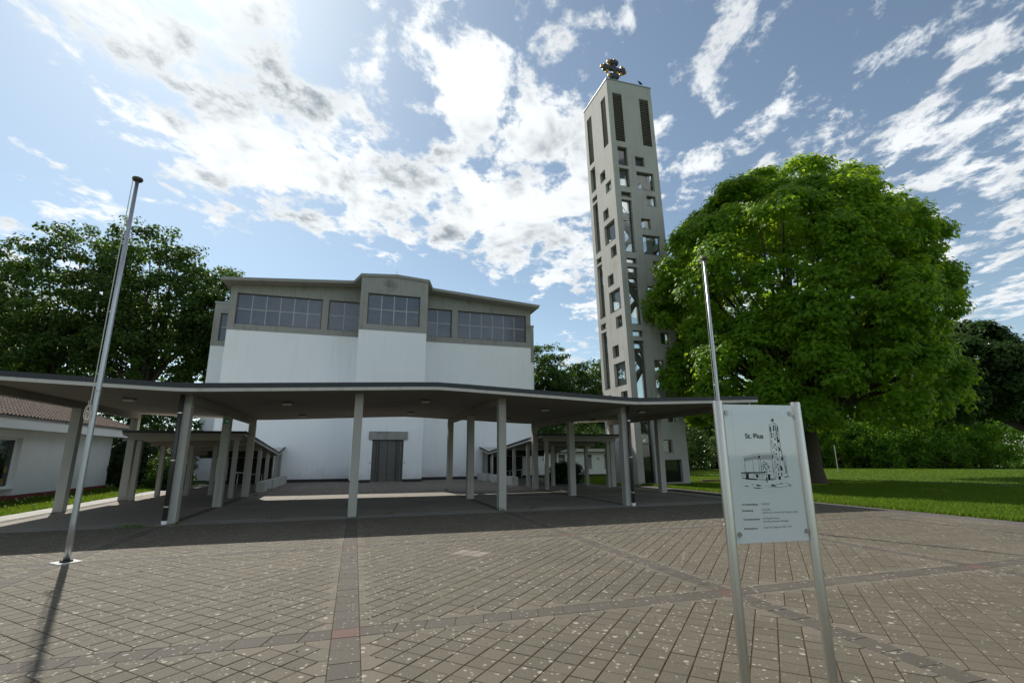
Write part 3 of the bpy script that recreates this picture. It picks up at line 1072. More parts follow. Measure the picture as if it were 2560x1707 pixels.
# ------------------------------------------------------------------ bell tower
# the real tower stands about a degree out of plumb
TW, TD, TH, TT = 3.45, 3.52, 26.62, 0.30
tower = local_thing('bell_tower', Matrix.Translation((15.35, 25.2, 0)) @ Matrix.Rotation(-0.0215, 4, 'Y'), 'tall square concrete bell tower with scattered windows and dark louvres', 'tower')
S1, S2 = (0.42, 1.15), (2.38, 3.08)
front_h = [(*S1, 20.17, 21.54), (1.69, 2.40, 20.29, 21.00), (*S1, 18.63, 19.95), (1.70, 3.00, 18.60, 19.89), (*S1, 17.89, 18.24), (2.30, 3.01, 17.48, 18.20), (*S1, 14.07, 17.68),
           (1.73, 2.44, 15.78, 16.52), (1.73, 3.04, 14.03, 15.37), (*S1, 13.31, 13.66), (2.33, 3.03, 12.89, 13.62), (*S1, 9.36, 13.07), (1.74, 2.46, 11.16, 11.89), (1.74, 3.06, 9.33, 10.75),
           (*S1, 8.59, 8.97), (2.33, 3.03, 8.20, 8.92), (*S1, 4.62, 8.34), (1.74, 2.46, 6.46, 7.19), (1.74, 3.05, 4.66, 6.02), (*S1, 3.87, 4.25), (2.30, 2.95, 3.46, 4.20), (*S1, 0.02, 3.60), (1.79, 2.46, 1.69, 2.44), (1.76, 2.98, 0.02, 1.30)]
front_l = [(0.37, 1.08, 21.95, 25.64), (2.44, 3.15, 21.95, 25.60)]
left_h = [(2.43, 3.15, 19.71, 21.51), (1.08, 1.80, 19.70, 20.43), (0.44, 1.16, 18.60, 19.30), (2.41, 3.12, 18.93, 19.29), (2.41, 3.12, 15.12, 18.74), (1.03, 1.75, 16.87, 17.59), (0.38, 1.76, 15.13, 16.49), (0.40, 1.13, 14.0, 14.73),
          (2.40, 3.13, 14.32, 14.70), (2.40, 3.13, 10.48, 14.16), (1.03, 1.78, 12.26, 12.99), (0.37, 1.77, 10.47, 11.84), (0.40, 1.15, 9.33, 10.06), (2.43, 3.15, 9.69, 10.07), (2.43, 3.17, 5.74, 9.48),
          (1.05, 1.82, 7.57, 8.31), (0.43, 1.83, 5.75, 7.17), (0.43, 1.20, 4.62, 5.37), (2.43, 3.15, 4.95, 5.33), (2.43, 3.15, 1.02, 4.75), (1.05, 1.83, 2.83, 3.57), (0.43, 1.94, 1.02, 2.42)]
left_l = [(0.25, 0.99, 21.90, 25.57), (2.44, 3.15, 21.90, 25.60)]
faces = {'front': (lambda u, z, d_: (u, d_, z), 0.0, TW, front_h, front_l),
         'left': (lambda u, z, d_: (d_, u, z), TT, TD - TT, left_h, left_l),
         'back': (lambda u, z, d_: (TW - u, TD - d_, z), 0.0, TW, front_h, front_l),
         'right': (lambda u, z, d_: (TW - d_, TD - u, z), TT, TD - TT, left_h, left_l)}
for fname, (fn, u0, u1, hs, lv) in faces.items():
    # openings may run into the corner zone of the side walls: keep them inside
    hs = [(max(h[0], u0 + 0.05), min(h[1], u1 - 0.05), h[2], h[3]) for h in hs]
    lv = [(max(h[0], u0 + 0.05), min(h[1], u1 - 0.05), h[2], h[3]) for h in lv]
    MB().wall(fn, u0, u1, -0.2, TH, hs + lv, TT).build('wall', 'tower_concrete', tower)

    def fbox(mb, a, b, z0, z1, d0, d1):
        c_ = [fn(a, z0, d0), fn(b, z0, d0), fn(b, z0, d1), fn(a, z0, d1), fn(a, z1, d0), fn(b, z1, d0), fn(b, z1, d1), fn(a, z1, d1)]
        return mb.hexa(c_)
    for a, b, z0, z1 in hs:
        mb = MB()
        e = 0.035
        fbox(mb, a, a + e, z0, z1, 0.19, 0.25)
        fbox(mb, b - e, b, z0, z1, 0.19, 0.25)
        fbox(mb, a + e, b - e, z0, z0 + e, 0.191, 0.249)
        fbox(mb, a + e, b - e, z1 - e, z1, 0.191, 0.249)
        tall = z1 - z0 > 2.5
        zt = z0 + (z1 - z0) * 0.62
        if tall:
            fbox(mb, a + e, b - e, zt - 0.025, zt + 0.025, 0.192, 0.248)
        win = mb.build('window', 'dark_frame', tower)
        for q0, q1 in (((z0 + e, zt - 0.026), (zt + 0.026, z1 - e)) if tall else ((z0 + e, z1 - e),)):
            if q0 < 0.2:
                fbox(MB(), a + e, b - e, q0, q1, 0.215, 0.222).build('pane', 'dark_glass', win)
            else:
                fbox(MB(), a + e, b - e, q0, q1, 0.215, 0.222).build('pane', 'clear_glass', win)
        fbox(MB(), a + 0.002, b - 0.002, z0 + 0.002, z0 + 0.022, -0.012, 0.189).build('sill', 'dark_frame', win)
    for a, b, z0, z1 in lv:
        mb = MB()
        fbox(mb, a, b, z0, z1, 0.27, 0.295)
        fbox(mb, a, a + 0.03, z0, z1, 0.03, 0.269)
        fbox(mb, b - 0.03, b, z0, z1, 0.03, 0.269)
        lou = mb.build('louvre', 'interior_dark', tower)
        n = 26
        for k in range(n):
            zc = z0 + (z1 - z0) * (k + 0.5) / n
            mb = MB()
            mb.hexa([fn(a + 0.03, zc - 0.055, 0.04), fn(b - 0.03, zc - 0.055, 0.04), fn(b - 0.03, zc + 0.035, 0.20), fn(a + 0.03, zc + 0.035, 0.20),
                     fn(a + 0.03, zc - 0.030, 0.035), fn(b - 0.03, zc - 0.030, 0.035), fn(b - 0.03, zc + 0.060, 0.195), fn(a + 0.03, zc + 0.060, 0.195)])
            mb.build('slat', 'louvre_wood', lou)
MB().box(TT, TW - TT, TT, TD - TT, TH - 0.35, TH - 0.1).build('roof_slab', 'stair_concrete', tower)
MB().box(TT, TW - TT, TT, TD - TT, 21.62, 21.80).build('belfry_floor', 'stair_concrete', tower)
mb = MB()
o_ = 0.035
mb.box(-o_, TW + o_, -o_, 0.33, TH + 0.002, TH + 0.07)
mb.box(-o_, TW + o_, TD - 0.33, TD + o_, TH + 0.002, TH + 0.07)
mb.box(-o_, 0.33, 0.33, TD - 0.33, TH + 0.002, TH + 0.07)
mb.box(TW - 0.33, TW + o_, 0.33, TD - 0.33, TH + 0.002, TH + 0.07)
mb.build('parapet_cap', 'grey_flashing', tower)
# stairs inside, seen through the glass
z = 0.0
k = 0
while z < 18.5:
    up = 2.33
    a, b = (0.95, 2.55) if k % 2 == 0 else (2.55, 0.95)
    y0, y1 = (2.65, 3.15) if k % 2 == 0 else (2.08, 2.58)
    mb = MB()
    mb.hexa([(a, y0, z - 0.16), (b, y0, z + up - 0.16), (b, y1, z + up - 0.16), (a, y1, z - 0.16), (a, y0, z + 0.21), (b, y0, z + up + 0.21), (b, y1, z + up + 0.21), (a, y1, z + 0.21)])
    n = 12
    for i in range(n):
        u0, u1 = a + (b - a) * i / n, a + (b - a) * (i + 1) / n
        mb.box(min(u0, u1), max(u0, u1), y0 + 0.002, y1 - 0.002, z + up * i / n, z + up * (i + 1) / n)
    mb.build('stair_flight', 'stair_concrete', tower)
    lx = (2.55, 3.14) if k % 2 == 0 else (0.31, 0.95)
    MB().box(*lx, 2.08, 3.15, z + up - 0.14, z + up).build('landing', 'stair_concrete', tower)
    mb = MB()
    yr_ = y0 if k % 2 else y0
    p0, p1 = Vector((a, yr_ + 0.03, z + 0.95)), Vector((b, yr_ + 0.03, z + up + 0.95))
    mb.tube([p0, p1], 0.02, 6)
    for i in range(5):
        f = i / 4
        q0 = p0.lerp(p1, f)
        mb.tube([q0, q0 - Vector((0, 0, 0.92))], 0.012, 5)
    xl = lx[0] + 0.05 if k % 2 else lx[1] - 0.05
    for yy in (2.11,):
        mb.tube([(lx[0] + 0.02, yy, z + up + 0.95), (lx[1] - 0.02, yy, z + up + 0.95)], 0.02, 6)
        for i in range(4):
            xx = lx[0] + 0.04 + (lx[1] - lx[0] - 0.08) * i / 3
            mb.tube([(xx, yy, z + up), (xx, yy, z + up + 0.95)], 0.012, 5)
    mb.build('stair_rail', 'pvc_pipe', tower)
    z += up
    k += 1
MB().box(-0.09, 0.0, 3.22, 3.34, 2.28, 2.50).build('floodlight', 'lamp_white', tower, bevel=0.01)

# ------------------------------------------------------------------ cross and bird on the tower
cx_, cy_, cz_ = 16.47, 26.95, 29.35
cross = thing('tower_cross', (cx_, cy_, TH), 'dark metal cross with gilded block ends on top of the bell tower', 'cross')
mb = MB()
h = 0.12
mb.box(cx_ - h, cx_ + h, cy_ - h, cy_ + h, TH - 0.11, cz_ + 0.62)
mb.build('stem', 'cross_iron', cross, bevel=0.015)
MB().box(cx_ - 0.72, cx_ - h - 0.001, cy_ - h, cy_ + h, cz_ - 0.13, cz_ + 0.13).build('arm', 'cross_iron', cross, bevel=0.015)
MB().box(cx_ + h + 0.001, cx_ + 0.72, cy_ - h, cy_ + h, cz_ - 0.13, cz_ + 0.13).build('arm', 'cross_iron', cross, bevel=0.015)


def flare(c_, ax, L, r0, r1, name, material):
    """square bar along an axis whose two ends taper in"""
    pts = []
    for t_, r_ in ((-L, r1), (-L * 0.72, r0), (L * 0.72, r0), (L, r1)):
        ring = []
        for s0, s1 in ((-1, -1), (1, -1), (1, 1), (-1, 1)):
            v_ = [0, 0, 0]
            v_[ax] = t_
            v_[(ax + 1) % 3] = s0 * r_
            v_[(ax + 2) % 3] = s1 * r_
            ring.append((c_[0] + v_[0], c_[1] + v_[1], c_[2] + v_[2]))
        pts.append(ring)
    mb = MB()
    for r_ in pts:
        mb.v += r_
    for i in range(3):
        for j in range(4):
            mb.f.append((i * 4 + j, i * 4 + (j + 1) % 4, i * 4 + 4 + (j + 1) % 4, i * 4 + 4 + j))
    mb.f += [(3, 2, 1, 0), (12, 13, 14, 15)]
    return mb.build(name, material, cross)


flare((cx_ + 0.02, cy_, cz_ + 0.56), 0, 0.36, 0.15, 0.10, 'end_block', 'cross_iron')
flare((cx_ + 0.02, cy_, cz_ - 0.60), 0, 0.38, 0.15, 0.10, 'end_block', 'cross_iron')
flare((cx_ - 0.74, cy_, cz_), 2, 0.25, 0.15, 0.10, 'end_block', 'cross_iron')
flare((cx_ + 0.74, cy_, cz_), 2, 0.25, 0.15, 0.10, 'end_block', 'cross_iron')
for gx, gy, gz, ax in ((0.10, 0.0, 0.78, 2), (-0.10, 0.1, 0.77, 2), (-0.46, -0.02, 0.24, 2), (0.66, 0.0, 0.30, 2), (-0.58, 0.0, -0.30, 2), (0.56, 0.0, -0.30, 2), (0.22, -0.06, -0.36, 2), (-0.42, 0.0, 0.60, 0), (-0.97, 0.0, 0.03, 0), (-0.40, 0.0, -0.60, 0), (0.95, 0.03, -0.02, 0), (-0.52, 0.12, 0.27, 2)):
    flare((cx_ + gx, cy_ + gy, cz_ + gz), ax, 0.11, 0.10, 0.07, 'gold_block', 'cross_gold')

bx, by, bz = 17.45, 25.20, TH + 0.175
prof = [(-0.21, 0.03, 0.008), (-0.16, 0.035, 0.025), (-0.09, 0.05, 0.05), (-0.02, 0.075, 0.075), (0.05, 0.11, 0.07), (0.09, 0.155, 0.045), (0.115, 0.20, 0.045), (0.15, 0.215, 0.036), (0.175, 0.212, 0.014), (0.215, 0.20, 0.004)]
mb = MB()
mb.tube([(bx - a, by, bz + b + 0.06) for a, b, c in prof], [c for a, b, c in prof], 12)
for s_ in (-1, 1):
    mb.tube([(bx - 0.01, by + s_ * 0.03, bz + 0.09), (bx - 0.015, by + s_ * 0.03, bz - 0.035)], 0.008, 5)
tag(mb.build('bird', 'bird_feather', None, smooth=True), 'small black bird perched on the right edge of the bell tower roof', 'bird')


# sign artwork: polylines and filled shapes in panel units (0..1 across, 0..1 up)
SIGN = {
    'lines': [
        [[0.807,0.485],[0.717,0.86],[0.686,0.858],[0.632,0.85],[0.606,0.489]],
        [[0.717,0.86],[0.757,0.844],[0.764,0.614]],
        [[0.717,0.86],[0.727,0.797],[0.726,0.584],[0.727,0.486]],
        [[0.203,0.609],[0.328,0.621],[0.369,0.632],[0.416,0.63],[0.627,0.631]],
        [[0.211,0.606],[0.216,0.576],[0.211,0.497]],
        [[0.21,0.576],[0.336,0.589],[0.419,0.59],[0.635,0.59]],
        [[0.334,0.619],[0.33,0.494]],
        [[0.419,0.63],[0.415,0.493]],
        [[0.445,0.627],[0.441,0.492]],
        [[0.611,0.588],[0.615,0.488]],
        [[0.218,0.598],[0.334,0.609]],
        [[0.216,0.587],[0.332,0.598]],
        [[0.342,0.616],[0.41,0.618]],
        [[0.342,0.604],[0.411,0.606]],
        [[0.34,0.595],[0.409,0.597]],
        [[0.455,0.618],[0.603,0.621]],
        [[0.455,0.607],[0.604,0.61]],
        [[0.456,0.597],[0.604,0.599]],
        [[0.763,0.611],[0.808,0.616],[0.807,0.485]],
        [[0.778,0.571],[0.795,0.485]],
        [[0.638,0.729],[0.656,0.729],[0.657,0.671],[0.642,0.669],[0.638,0.729]],
        [[0.643,0.646],[0.661,0.646],[0.662,0.597],[0.646,0.595],[0.643,0.646]],
        [[0.644,0.576],[0.66,0.575],[0.66,0.523],[0.647,0.522],[0.644,0.576]],
        [[0.671,0.769],[0.706,0.771],[0.707,0.752],[0.673,0.75],[0.671,0.769]],
        [[0.67,0.686],[0.701,0.687],[0.703,0.67],[0.672,0.669],[0.67,0.686]],
        [[0.675,0.613],[0.703,0.615],[0.704,0.597],[0.677,0.596],[0.675,0.613]],
        [[0.673,0.54],[0.707,0.541],[0.708,0.523],[0.674,0.522],[0.673,0.54]],
        [[0.211,0.555],[0.212,0.488]],
        [[0.331,0.553],[0.33,0.497]],
        [[0.416,0.551],[0.415,0.495]],
        [[0.446,0.551],[0.444,0.494]],
        [[0.614,0.548],[0.61,0.45]],
        [[0.794,0.545],[0.788,0.488]],
        [[0.809,0.545],[0.81,0.468]],
        [[0.635,0.525],[0.629,0.449]],
        [[0.76,0.486],[0.81,0.485]],
        [[0.652,0.498],[0.652,0.449]],
        [[0.147,0.475],[0.252,0.474]],
        [[0.165,0.474],[0.165,0.456]],
        [[0.327,0.482],[0.579,0.477]],
        [[0.323,0.482],[0.321,0.456]],
        [[0.505,0.501],[0.501,0.418]],
        [[0.513,0.387],[0.678,0.384],[0.854,0.394]],
        [[0.623,0.406],[0.684,0.406]],
        [[0.47,0.395],[0.53,0.399]],
        [[0.429,0.476],[0.427,0.454]],
        [[0.447,0.476],[0.446,0.453]],
        [[0.466,0.475],[0.464,0.453]],
        [[0.407,0.477],[0.403,0.454]],
        [[0.221,0.599],[0.22,0.579]],
        [[0.235,0.601],[0.234,0.58]],
        [[0.249,0.602],[0.248,0.582]],
        [[0.264,0.603],[0.262,0.583]],
        [[0.278,0.605],[0.277,0.584]],
        [[0.292,0.606],[0.291,0.585]],
        [[0.307,0.607],[0.305,0.587]],
        [[0.321,0.608],[0.32,0.588]],
        [[0.351,0.616],[0.349,0.594]],
        [[0.365,0.617],[0.363,0.594]],
        [[0.379,0.617],[0.377,0.594]],
        [[0.393,0.617],[0.391,0.595]],
        [[0.408,0.618],[0.406,0.595]],
        [[0.458,0.618],[0.457,0.595]],
        [[0.473,0.618],[0.472,0.595]],
        [[0.488,0.618],[0.487,0.596]],
        [[0.503,0.619],[0.502,0.596]],
        [[0.518,0.619],[0.517,0.596]],
        [[0.533,0.619],[0.532,0.596]],
        [[0.548,0.619],[0.547,0.597]],
        [[0.563,0.62],[0.562,0.597]],
        [[0.579,0.62],[0.578,0.597]],
        [[0.594,0.62],[0.593,0.597]],
    ],
    'blobs': [
        [[0.638,0.836],[0.654,0.838],[0.656,0.794],[0.637,0.794]],
        [[0.686,0.844],[0.703,0.845],[0.7,0.8],[0.68,0.799]],
        [[0.719,0.841],[0.728,0.841],[0.728,0.801],[0.716,0.8]],
        [[0.742,0.835],[0.754,0.835],[0.753,0.794],[0.743,0.793]],
        [[0.639,0.788],[0.654,0.789],[0.654,0.769],[0.641,0.769]],
        [[0.643,0.766],[0.657,0.767],[0.659,0.748],[0.645,0.748]],
        [[0.672,0.785],[0.689,0.786],[0.688,0.776],[0.673,0.776]],
        [[0.684,0.744],[0.703,0.745],[0.703,0.733],[0.684,0.732]],
        [[0.673,0.704],[0.693,0.705],[0.694,0.693],[0.673,0.693]],
        [[0.683,0.663],[0.703,0.664],[0.704,0.653],[0.684,0.652]],
        [[0.673,0.633],[0.694,0.634],[0.695,0.622],[0.674,0.622]],
        [[0.685,0.591],[0.704,0.592],[0.705,0.579],[0.685,0.579]],
        [[0.675,0.557],[0.695,0.557],[0.696,0.547],[0.676,0.546]],
        [[0.685,0.514],[0.704,0.514],[0.705,0.503],[0.686,0.502]],
        [[0.72,0.764],[0.736,0.753],[0.741,0.713],[0.721,0.716]],
        [[0.731,0.735],[0.755,0.732],[0.755,0.719],[0.735,0.713]],
        [[0.727,0.679],[0.746,0.68],[0.754,0.648],[0.733,0.651]],
        [[0.75,0.608],[0.777,0.604],[0.774,0.577],[0.746,0.579]],
        [[0.715,0.538],[0.74,0.54],[0.754,0.506],[0.72,0.507]],
        [[0.418,0.615],[0.443,0.616],[0.441,0.597],[0.417,0.596]],
        [[0.619,0.622],[0.634,0.622],[0.632,0.596],[0.616,0.595]],
        [[0.714,0.792],[0.723,0.792],[0.723,0.774],[0.714,0.774]],
        [[0.738,0.777],[0.749,0.777],[0.749,0.769],[0.738,0.769]],
        [[0.679,0.878],[0.686,0.897],[0.698,0.897],[0.696,0.863]],
        [[0.66,0.881],[0.715,0.89],[0.716,0.882],[0.662,0.874]],
        [[0.145,0.495],[0.206,0.497],[0.493,0.497],[0.491,0.488],[0.204,0.486],[0.143,0.488]],
        [[0.211,0.484],[0.254,0.485],[0.25,0.45],[0.21,0.449]],
        [[0.352,0.48],[0.389,0.479],[0.383,0.454],[0.354,0.455]],
        [[0.522,0.478],[0.56,0.478],[0.555,0.439],[0.521,0.44]],
        [[0.198,0.457],[0.371,0.447],[0.369,0.438],[0.202,0.445]],
        [[0.385,0.445],[0.607,0.438],[0.607,0.435],[0.384,0.44]],
        [[0.675,0.465],[0.709,0.464],[0.706,0.438],[0.672,0.439]],
        [[0.672,0.486],[0.695,0.488],[0.694,0.476],[0.673,0.475]],
        [[0.719,0.489],[0.734,0.489],[0.734,0.464],[0.72,0.464]],
        [[0.762,0.459],[0.833,0.466],[0.831,0.46],[0.764,0.452]],
        [[0.682,0.513],[0.705,0.513],[0.705,0.504],[0.684,0.503]],
        [[0.34,0.407],[0.361,0.407],[0.426,0.398],[0.359,0.394]],
        [[0.276,0.385],[0.306,0.387],[0.437,0.381],[0.37,0.377]],
        [[0.171,0.399],[0.2,0.402],[0.249,0.393],[0.198,0.394]],
        [[0.559,0.407],[0.607,0.402],[0.637,0.389],[0.552,0.394]],
        [[0.673,0.408],[0.717,0.417],[0.726,0.407]],
        [[0.814,0.407],[0.851,0.396],[0.812,0.397]],
        [[0.282,0.411],[0.318,0.407],[0.288,0.405]],
        [[0.762,0.412],[0.8,0.413],[0.803,0.408]],
        [[0.151,0.457],[0.208,0.455],[0.207,0.45],[0.15,0.452]],
        [[0.491,0.456],[0.514,0.455],[0.506,0.418],[0.496,0.418]],
        [[0.557,0.448],[0.64,0.448],[0.639,0.443],[0.556,0.443]],
    ],
    'text': {"title":[[0.261,0.744],[0.524,0.778]],"l1":[0.109,0.262],"l2":[0.109,0.219],"l3":[0.11,0.158],"l4":[0.109,0.095],"r1":[0.384,0.262],"r2":[0.386,0.222],"r2b":[0.384,0.201],"r3":[0.385,0.161],"r3b":[0.384,0.139],"r4":[0.383,0.098],"l1e":[0.318,0.261],"r2be":[0.883,0.2],"l3e":[0.328,0.158]},
    'clamps': [[0.029,0.937],[0.963,0.934],[0.981,0.067],[0.038,0.063]],
    'print': [[0.107,0.954],[0.878,0.955],[0.876,0.345],[0.101,0.341]],
    'tree': [[0.492,0.569],[0.525,0.558],[0.476,0.554],[0.492,0.545],[0.533,0.541],[0.553,0.536],[0.466,0.536],[0.503,0.526],[0.534,0.52],[0.467,0.515],[0.508,0.511],[0.554,0.528],[0.56,0.501],[0.488,0.499],[0.517,0.496],[0.468,0.491],[0.483,0.53],[0.512,0.553]],
}


# ------------------------------------------------------------------ entrance canopy
canopy = thing('entrance_canopy', (CX, 19.3, 0), 'wide zigzag concrete entrance canopy on slim columns in front of the church', 'canopy')
CF, CBK = 14.2, 24.4


def can_z(x, y=0):
    """underside of the folded slab: valleys 6.5 m either side of the axis, softened folds"""
    dd = abs(abs(x - CX) - 6.5)
    return 3.215 + 0.0435 * math.sqrt(dd * dd + 0.12) - 0.0435 * (0.0 if abs(x - CX) > 0.8 else (0.8 - abs(x - CX)) * 0.25)


XS = [-9.35, -8.0, -6.4, -5.2, -4.7, -4.3, -3.9, -3.4, -2.0, 0.0, 1.4, 1.9, 2.2, 2.5, 3.0, 4.4, 6.4, 7.8, 8.3, 8.7, 9.1, 9.6, 10.8, 12.4, 13.72]


def ribbon(xs, y0, y1, lo, hi):
    mb = MB()
    n = len(xs)
    for x in xs:
        mb.v += [(x, y0, can_z(x) + lo), (x, y1, can_z(x) + lo), (x, y1, can_z(x) + hi), (x, y0, can_z(x) + hi)]
    for i in range(n - 1):
        a, b = i * 4, i * 4 + 4
        for j in range(4):
            mb.f.append((a + j, b + j, b + (j + 1) % 4, a + (j + 1) % 4))
    mb.f += [(3, 2, 1, 0), ((n - 1) * 4, (n - 1) * 4 + 1, (n - 1) * 4 + 2, (n - 1) * 4 + 3)]
    return mb


roof = ribbon(XS, CF, CBK, 0.0, 0.098).build('roof_slab', 'soffit_concrete', canopy)
ribbon(XS, CF + 0.03, CBK - 0.03, 0.099, 0.19).build('roofing', 'bitumen', roof)
ribbon(XS, CF - 0.012, CF - 0.001, 0.004, 0.096).build('edge_strip', 'pale_concrete', roof)
# sheet-metal edge in lengths
cuts = [-9.38, -7.3, -5.1, -2.9, -0.6, 1.7, 4.0, 6.2, 8.4, 10.6, 12.6, 13.75]
for a, b in zip(cuts, cuts[1:]):
    xs = [a + 0.002] + [x for x in XS if a + 0.05 < x < b - 0.05] + [b - 0.002]
    ribbon(xs, CF - 0.03, CF + 0.028, 0.0985, 0.222).build('edge_flashing', 'dark_flashing', roof)
    ribbon(xs, CBK - 0.028, CBK + 0.03, 0.0985, 0.222).build('edge_flashing', 'dark_flashing', roof)
for xa, xb in ((-9.38, -9.33), (13.70, 13.75)):
    z_ = can_z(xa)
    MB().box(xa, xb, CF + 0.03, CBK - 0.03, z_ + 0.09, z_ + 0.221).build('edge_flashing', 'dark_flashing', roof)

ROWS = [15.08, 19.52, 24.0]
col_spots = []
for i, X in enumerate(XL):
    ys = [ROWS[0]] if i == 2 else ROWS
    for j, Y in enumerate(ys):
        col_spots.append((X, Y, i != 2))
    if i != 2:
        zc = can_z(X)
        MB().box(X - 0.12, X + 0.12, ROWS[0] - 0.10, ROWS[2] + 0.14, zc - 0.215, zc + 0.004).build('beam', 'soffit_concrete', canopy)
for X, Y, bm_ in col_spots:
    zt = can_z(X) - (0.214 if bm_ else -0.003)
    w0, w1 = (0.118, 0.118)
    dp = 0.13
    if Y > 16:
        w0 = w1 = 0.13
    mb = MB()
    mb.hexa([(X - w0, Y - dp, -0.03), (X + w0, Y - dp, -0.03), (X + w0, Y + dp, -0.03), (X - w0, Y + dp, -0.03), (X - w1, Y - dp, zt), (X + w1, Y - dp, zt), (X + w1, Y + dp, zt), (X - w1, Y + dp, zt)])
    mb.build('column', 'column_concrete', canopy, bevel=0.008)
for lx_, ly_, lz_ in [(-6.35, 16.9, 0), (-2.15, 17.0, 0), (-2.15, 22.0, 0), (2.2, 16.9, 0), (2.2, 21.8, 0), (6.6, 17.0, 0), (6.7, 21.95, 0), (10.55, 16.8, 0), (-6.4, 21.9, 0), (10.9, 21.8, 0)]:
    zc = can_z(lx_)
    lamp = MB().box(lx_ - 0.145, lx_ + 0.145, ly_ - 0.10, ly_ + 0.10, zc - 0.035, zc + 0.002).build('ceiling_lamp', 'pvc_pipe', canopy)
    MB().box(lx_ - 0.135, lx_ + 0.135, ly_ - 0.09, ly_ + 0.09, zc - 0.095, zc - 0.036).build('lamp_glass', 'lamp_white', lamp, bevel=0.012)
for X, s_ in ((XL[1], -1), (XL[4], 1)):
    xp, yp = X + s_ * 0.10, ROWS[0] - 0.195
    zc = can_z(xp)
    pipe = MB().tube([(xp, yp, 0.08), (xp, yp, zc + 0.05)], 0.057, 16).build('drainpipe', 'pvc_pipe', canopy, smooth=True)
    MB().lathe([(0.062, -0.02), (0.062, 0.03), (0.068, 0.03), (0.068, 0.085), (0.058, 0.085)], (xp, yp, 0), 16).build('pipe_foot', 'white_paint', pipe)
    for zz in (0.42, 1.55, 2.75):
        mb = MB().lathe([(0.0575, -0.014), (0.063, -0.014), (0.063, 0.014), (0.0575, 0.014)], (xp, yp, zz), 16)
        mb.box(xp - 0.008, xp + 0.008, yp + 0.05, yp + 0.075, zz - 0.01, zz + 0.01)
        mb.build('pipe_bracket', 'rail_steel', pipe)
# green escape-route plate on the second column of the left line
X, Y = XL[1], ROWS[1]
sg = MB().box(X - 0.09, X + 0.09, Y - 0.142, Y - 0.131, 2.76, 2.94).build('escape_sign', 'exit_green', canopy)
mb = MB()
yy = Y - 0.1435
for pts in ([(-.03, .045), (-.012, .045), (-.012, .062), (-.03, .062)], [(-.04, .03), (0, .04), (.02, -.005), (-.01, -.015)], [(-.01, -.012), (.02, -.005), (.045, -.045), (.03, -.055)], [(-.012, -.01), (.008, -.02), (-.03, -.06), (-.05, -.055)], [(0, .035), (.04, .01), (.035, .0), (0, .02)], [(.052, -.065), (.075, -.065), (.075, .06), (.052, .06)], [(-.045, .025), (-.03, .035), (-.06, -.005), (-.07, 0)]):
    mb.poly([(X + a, yy, 2.85 + b) for a, b in pts])
mb.build('running_figure', 'white_paint', sg)

# ------------------------------------------------------------------ low side roofs with stairs


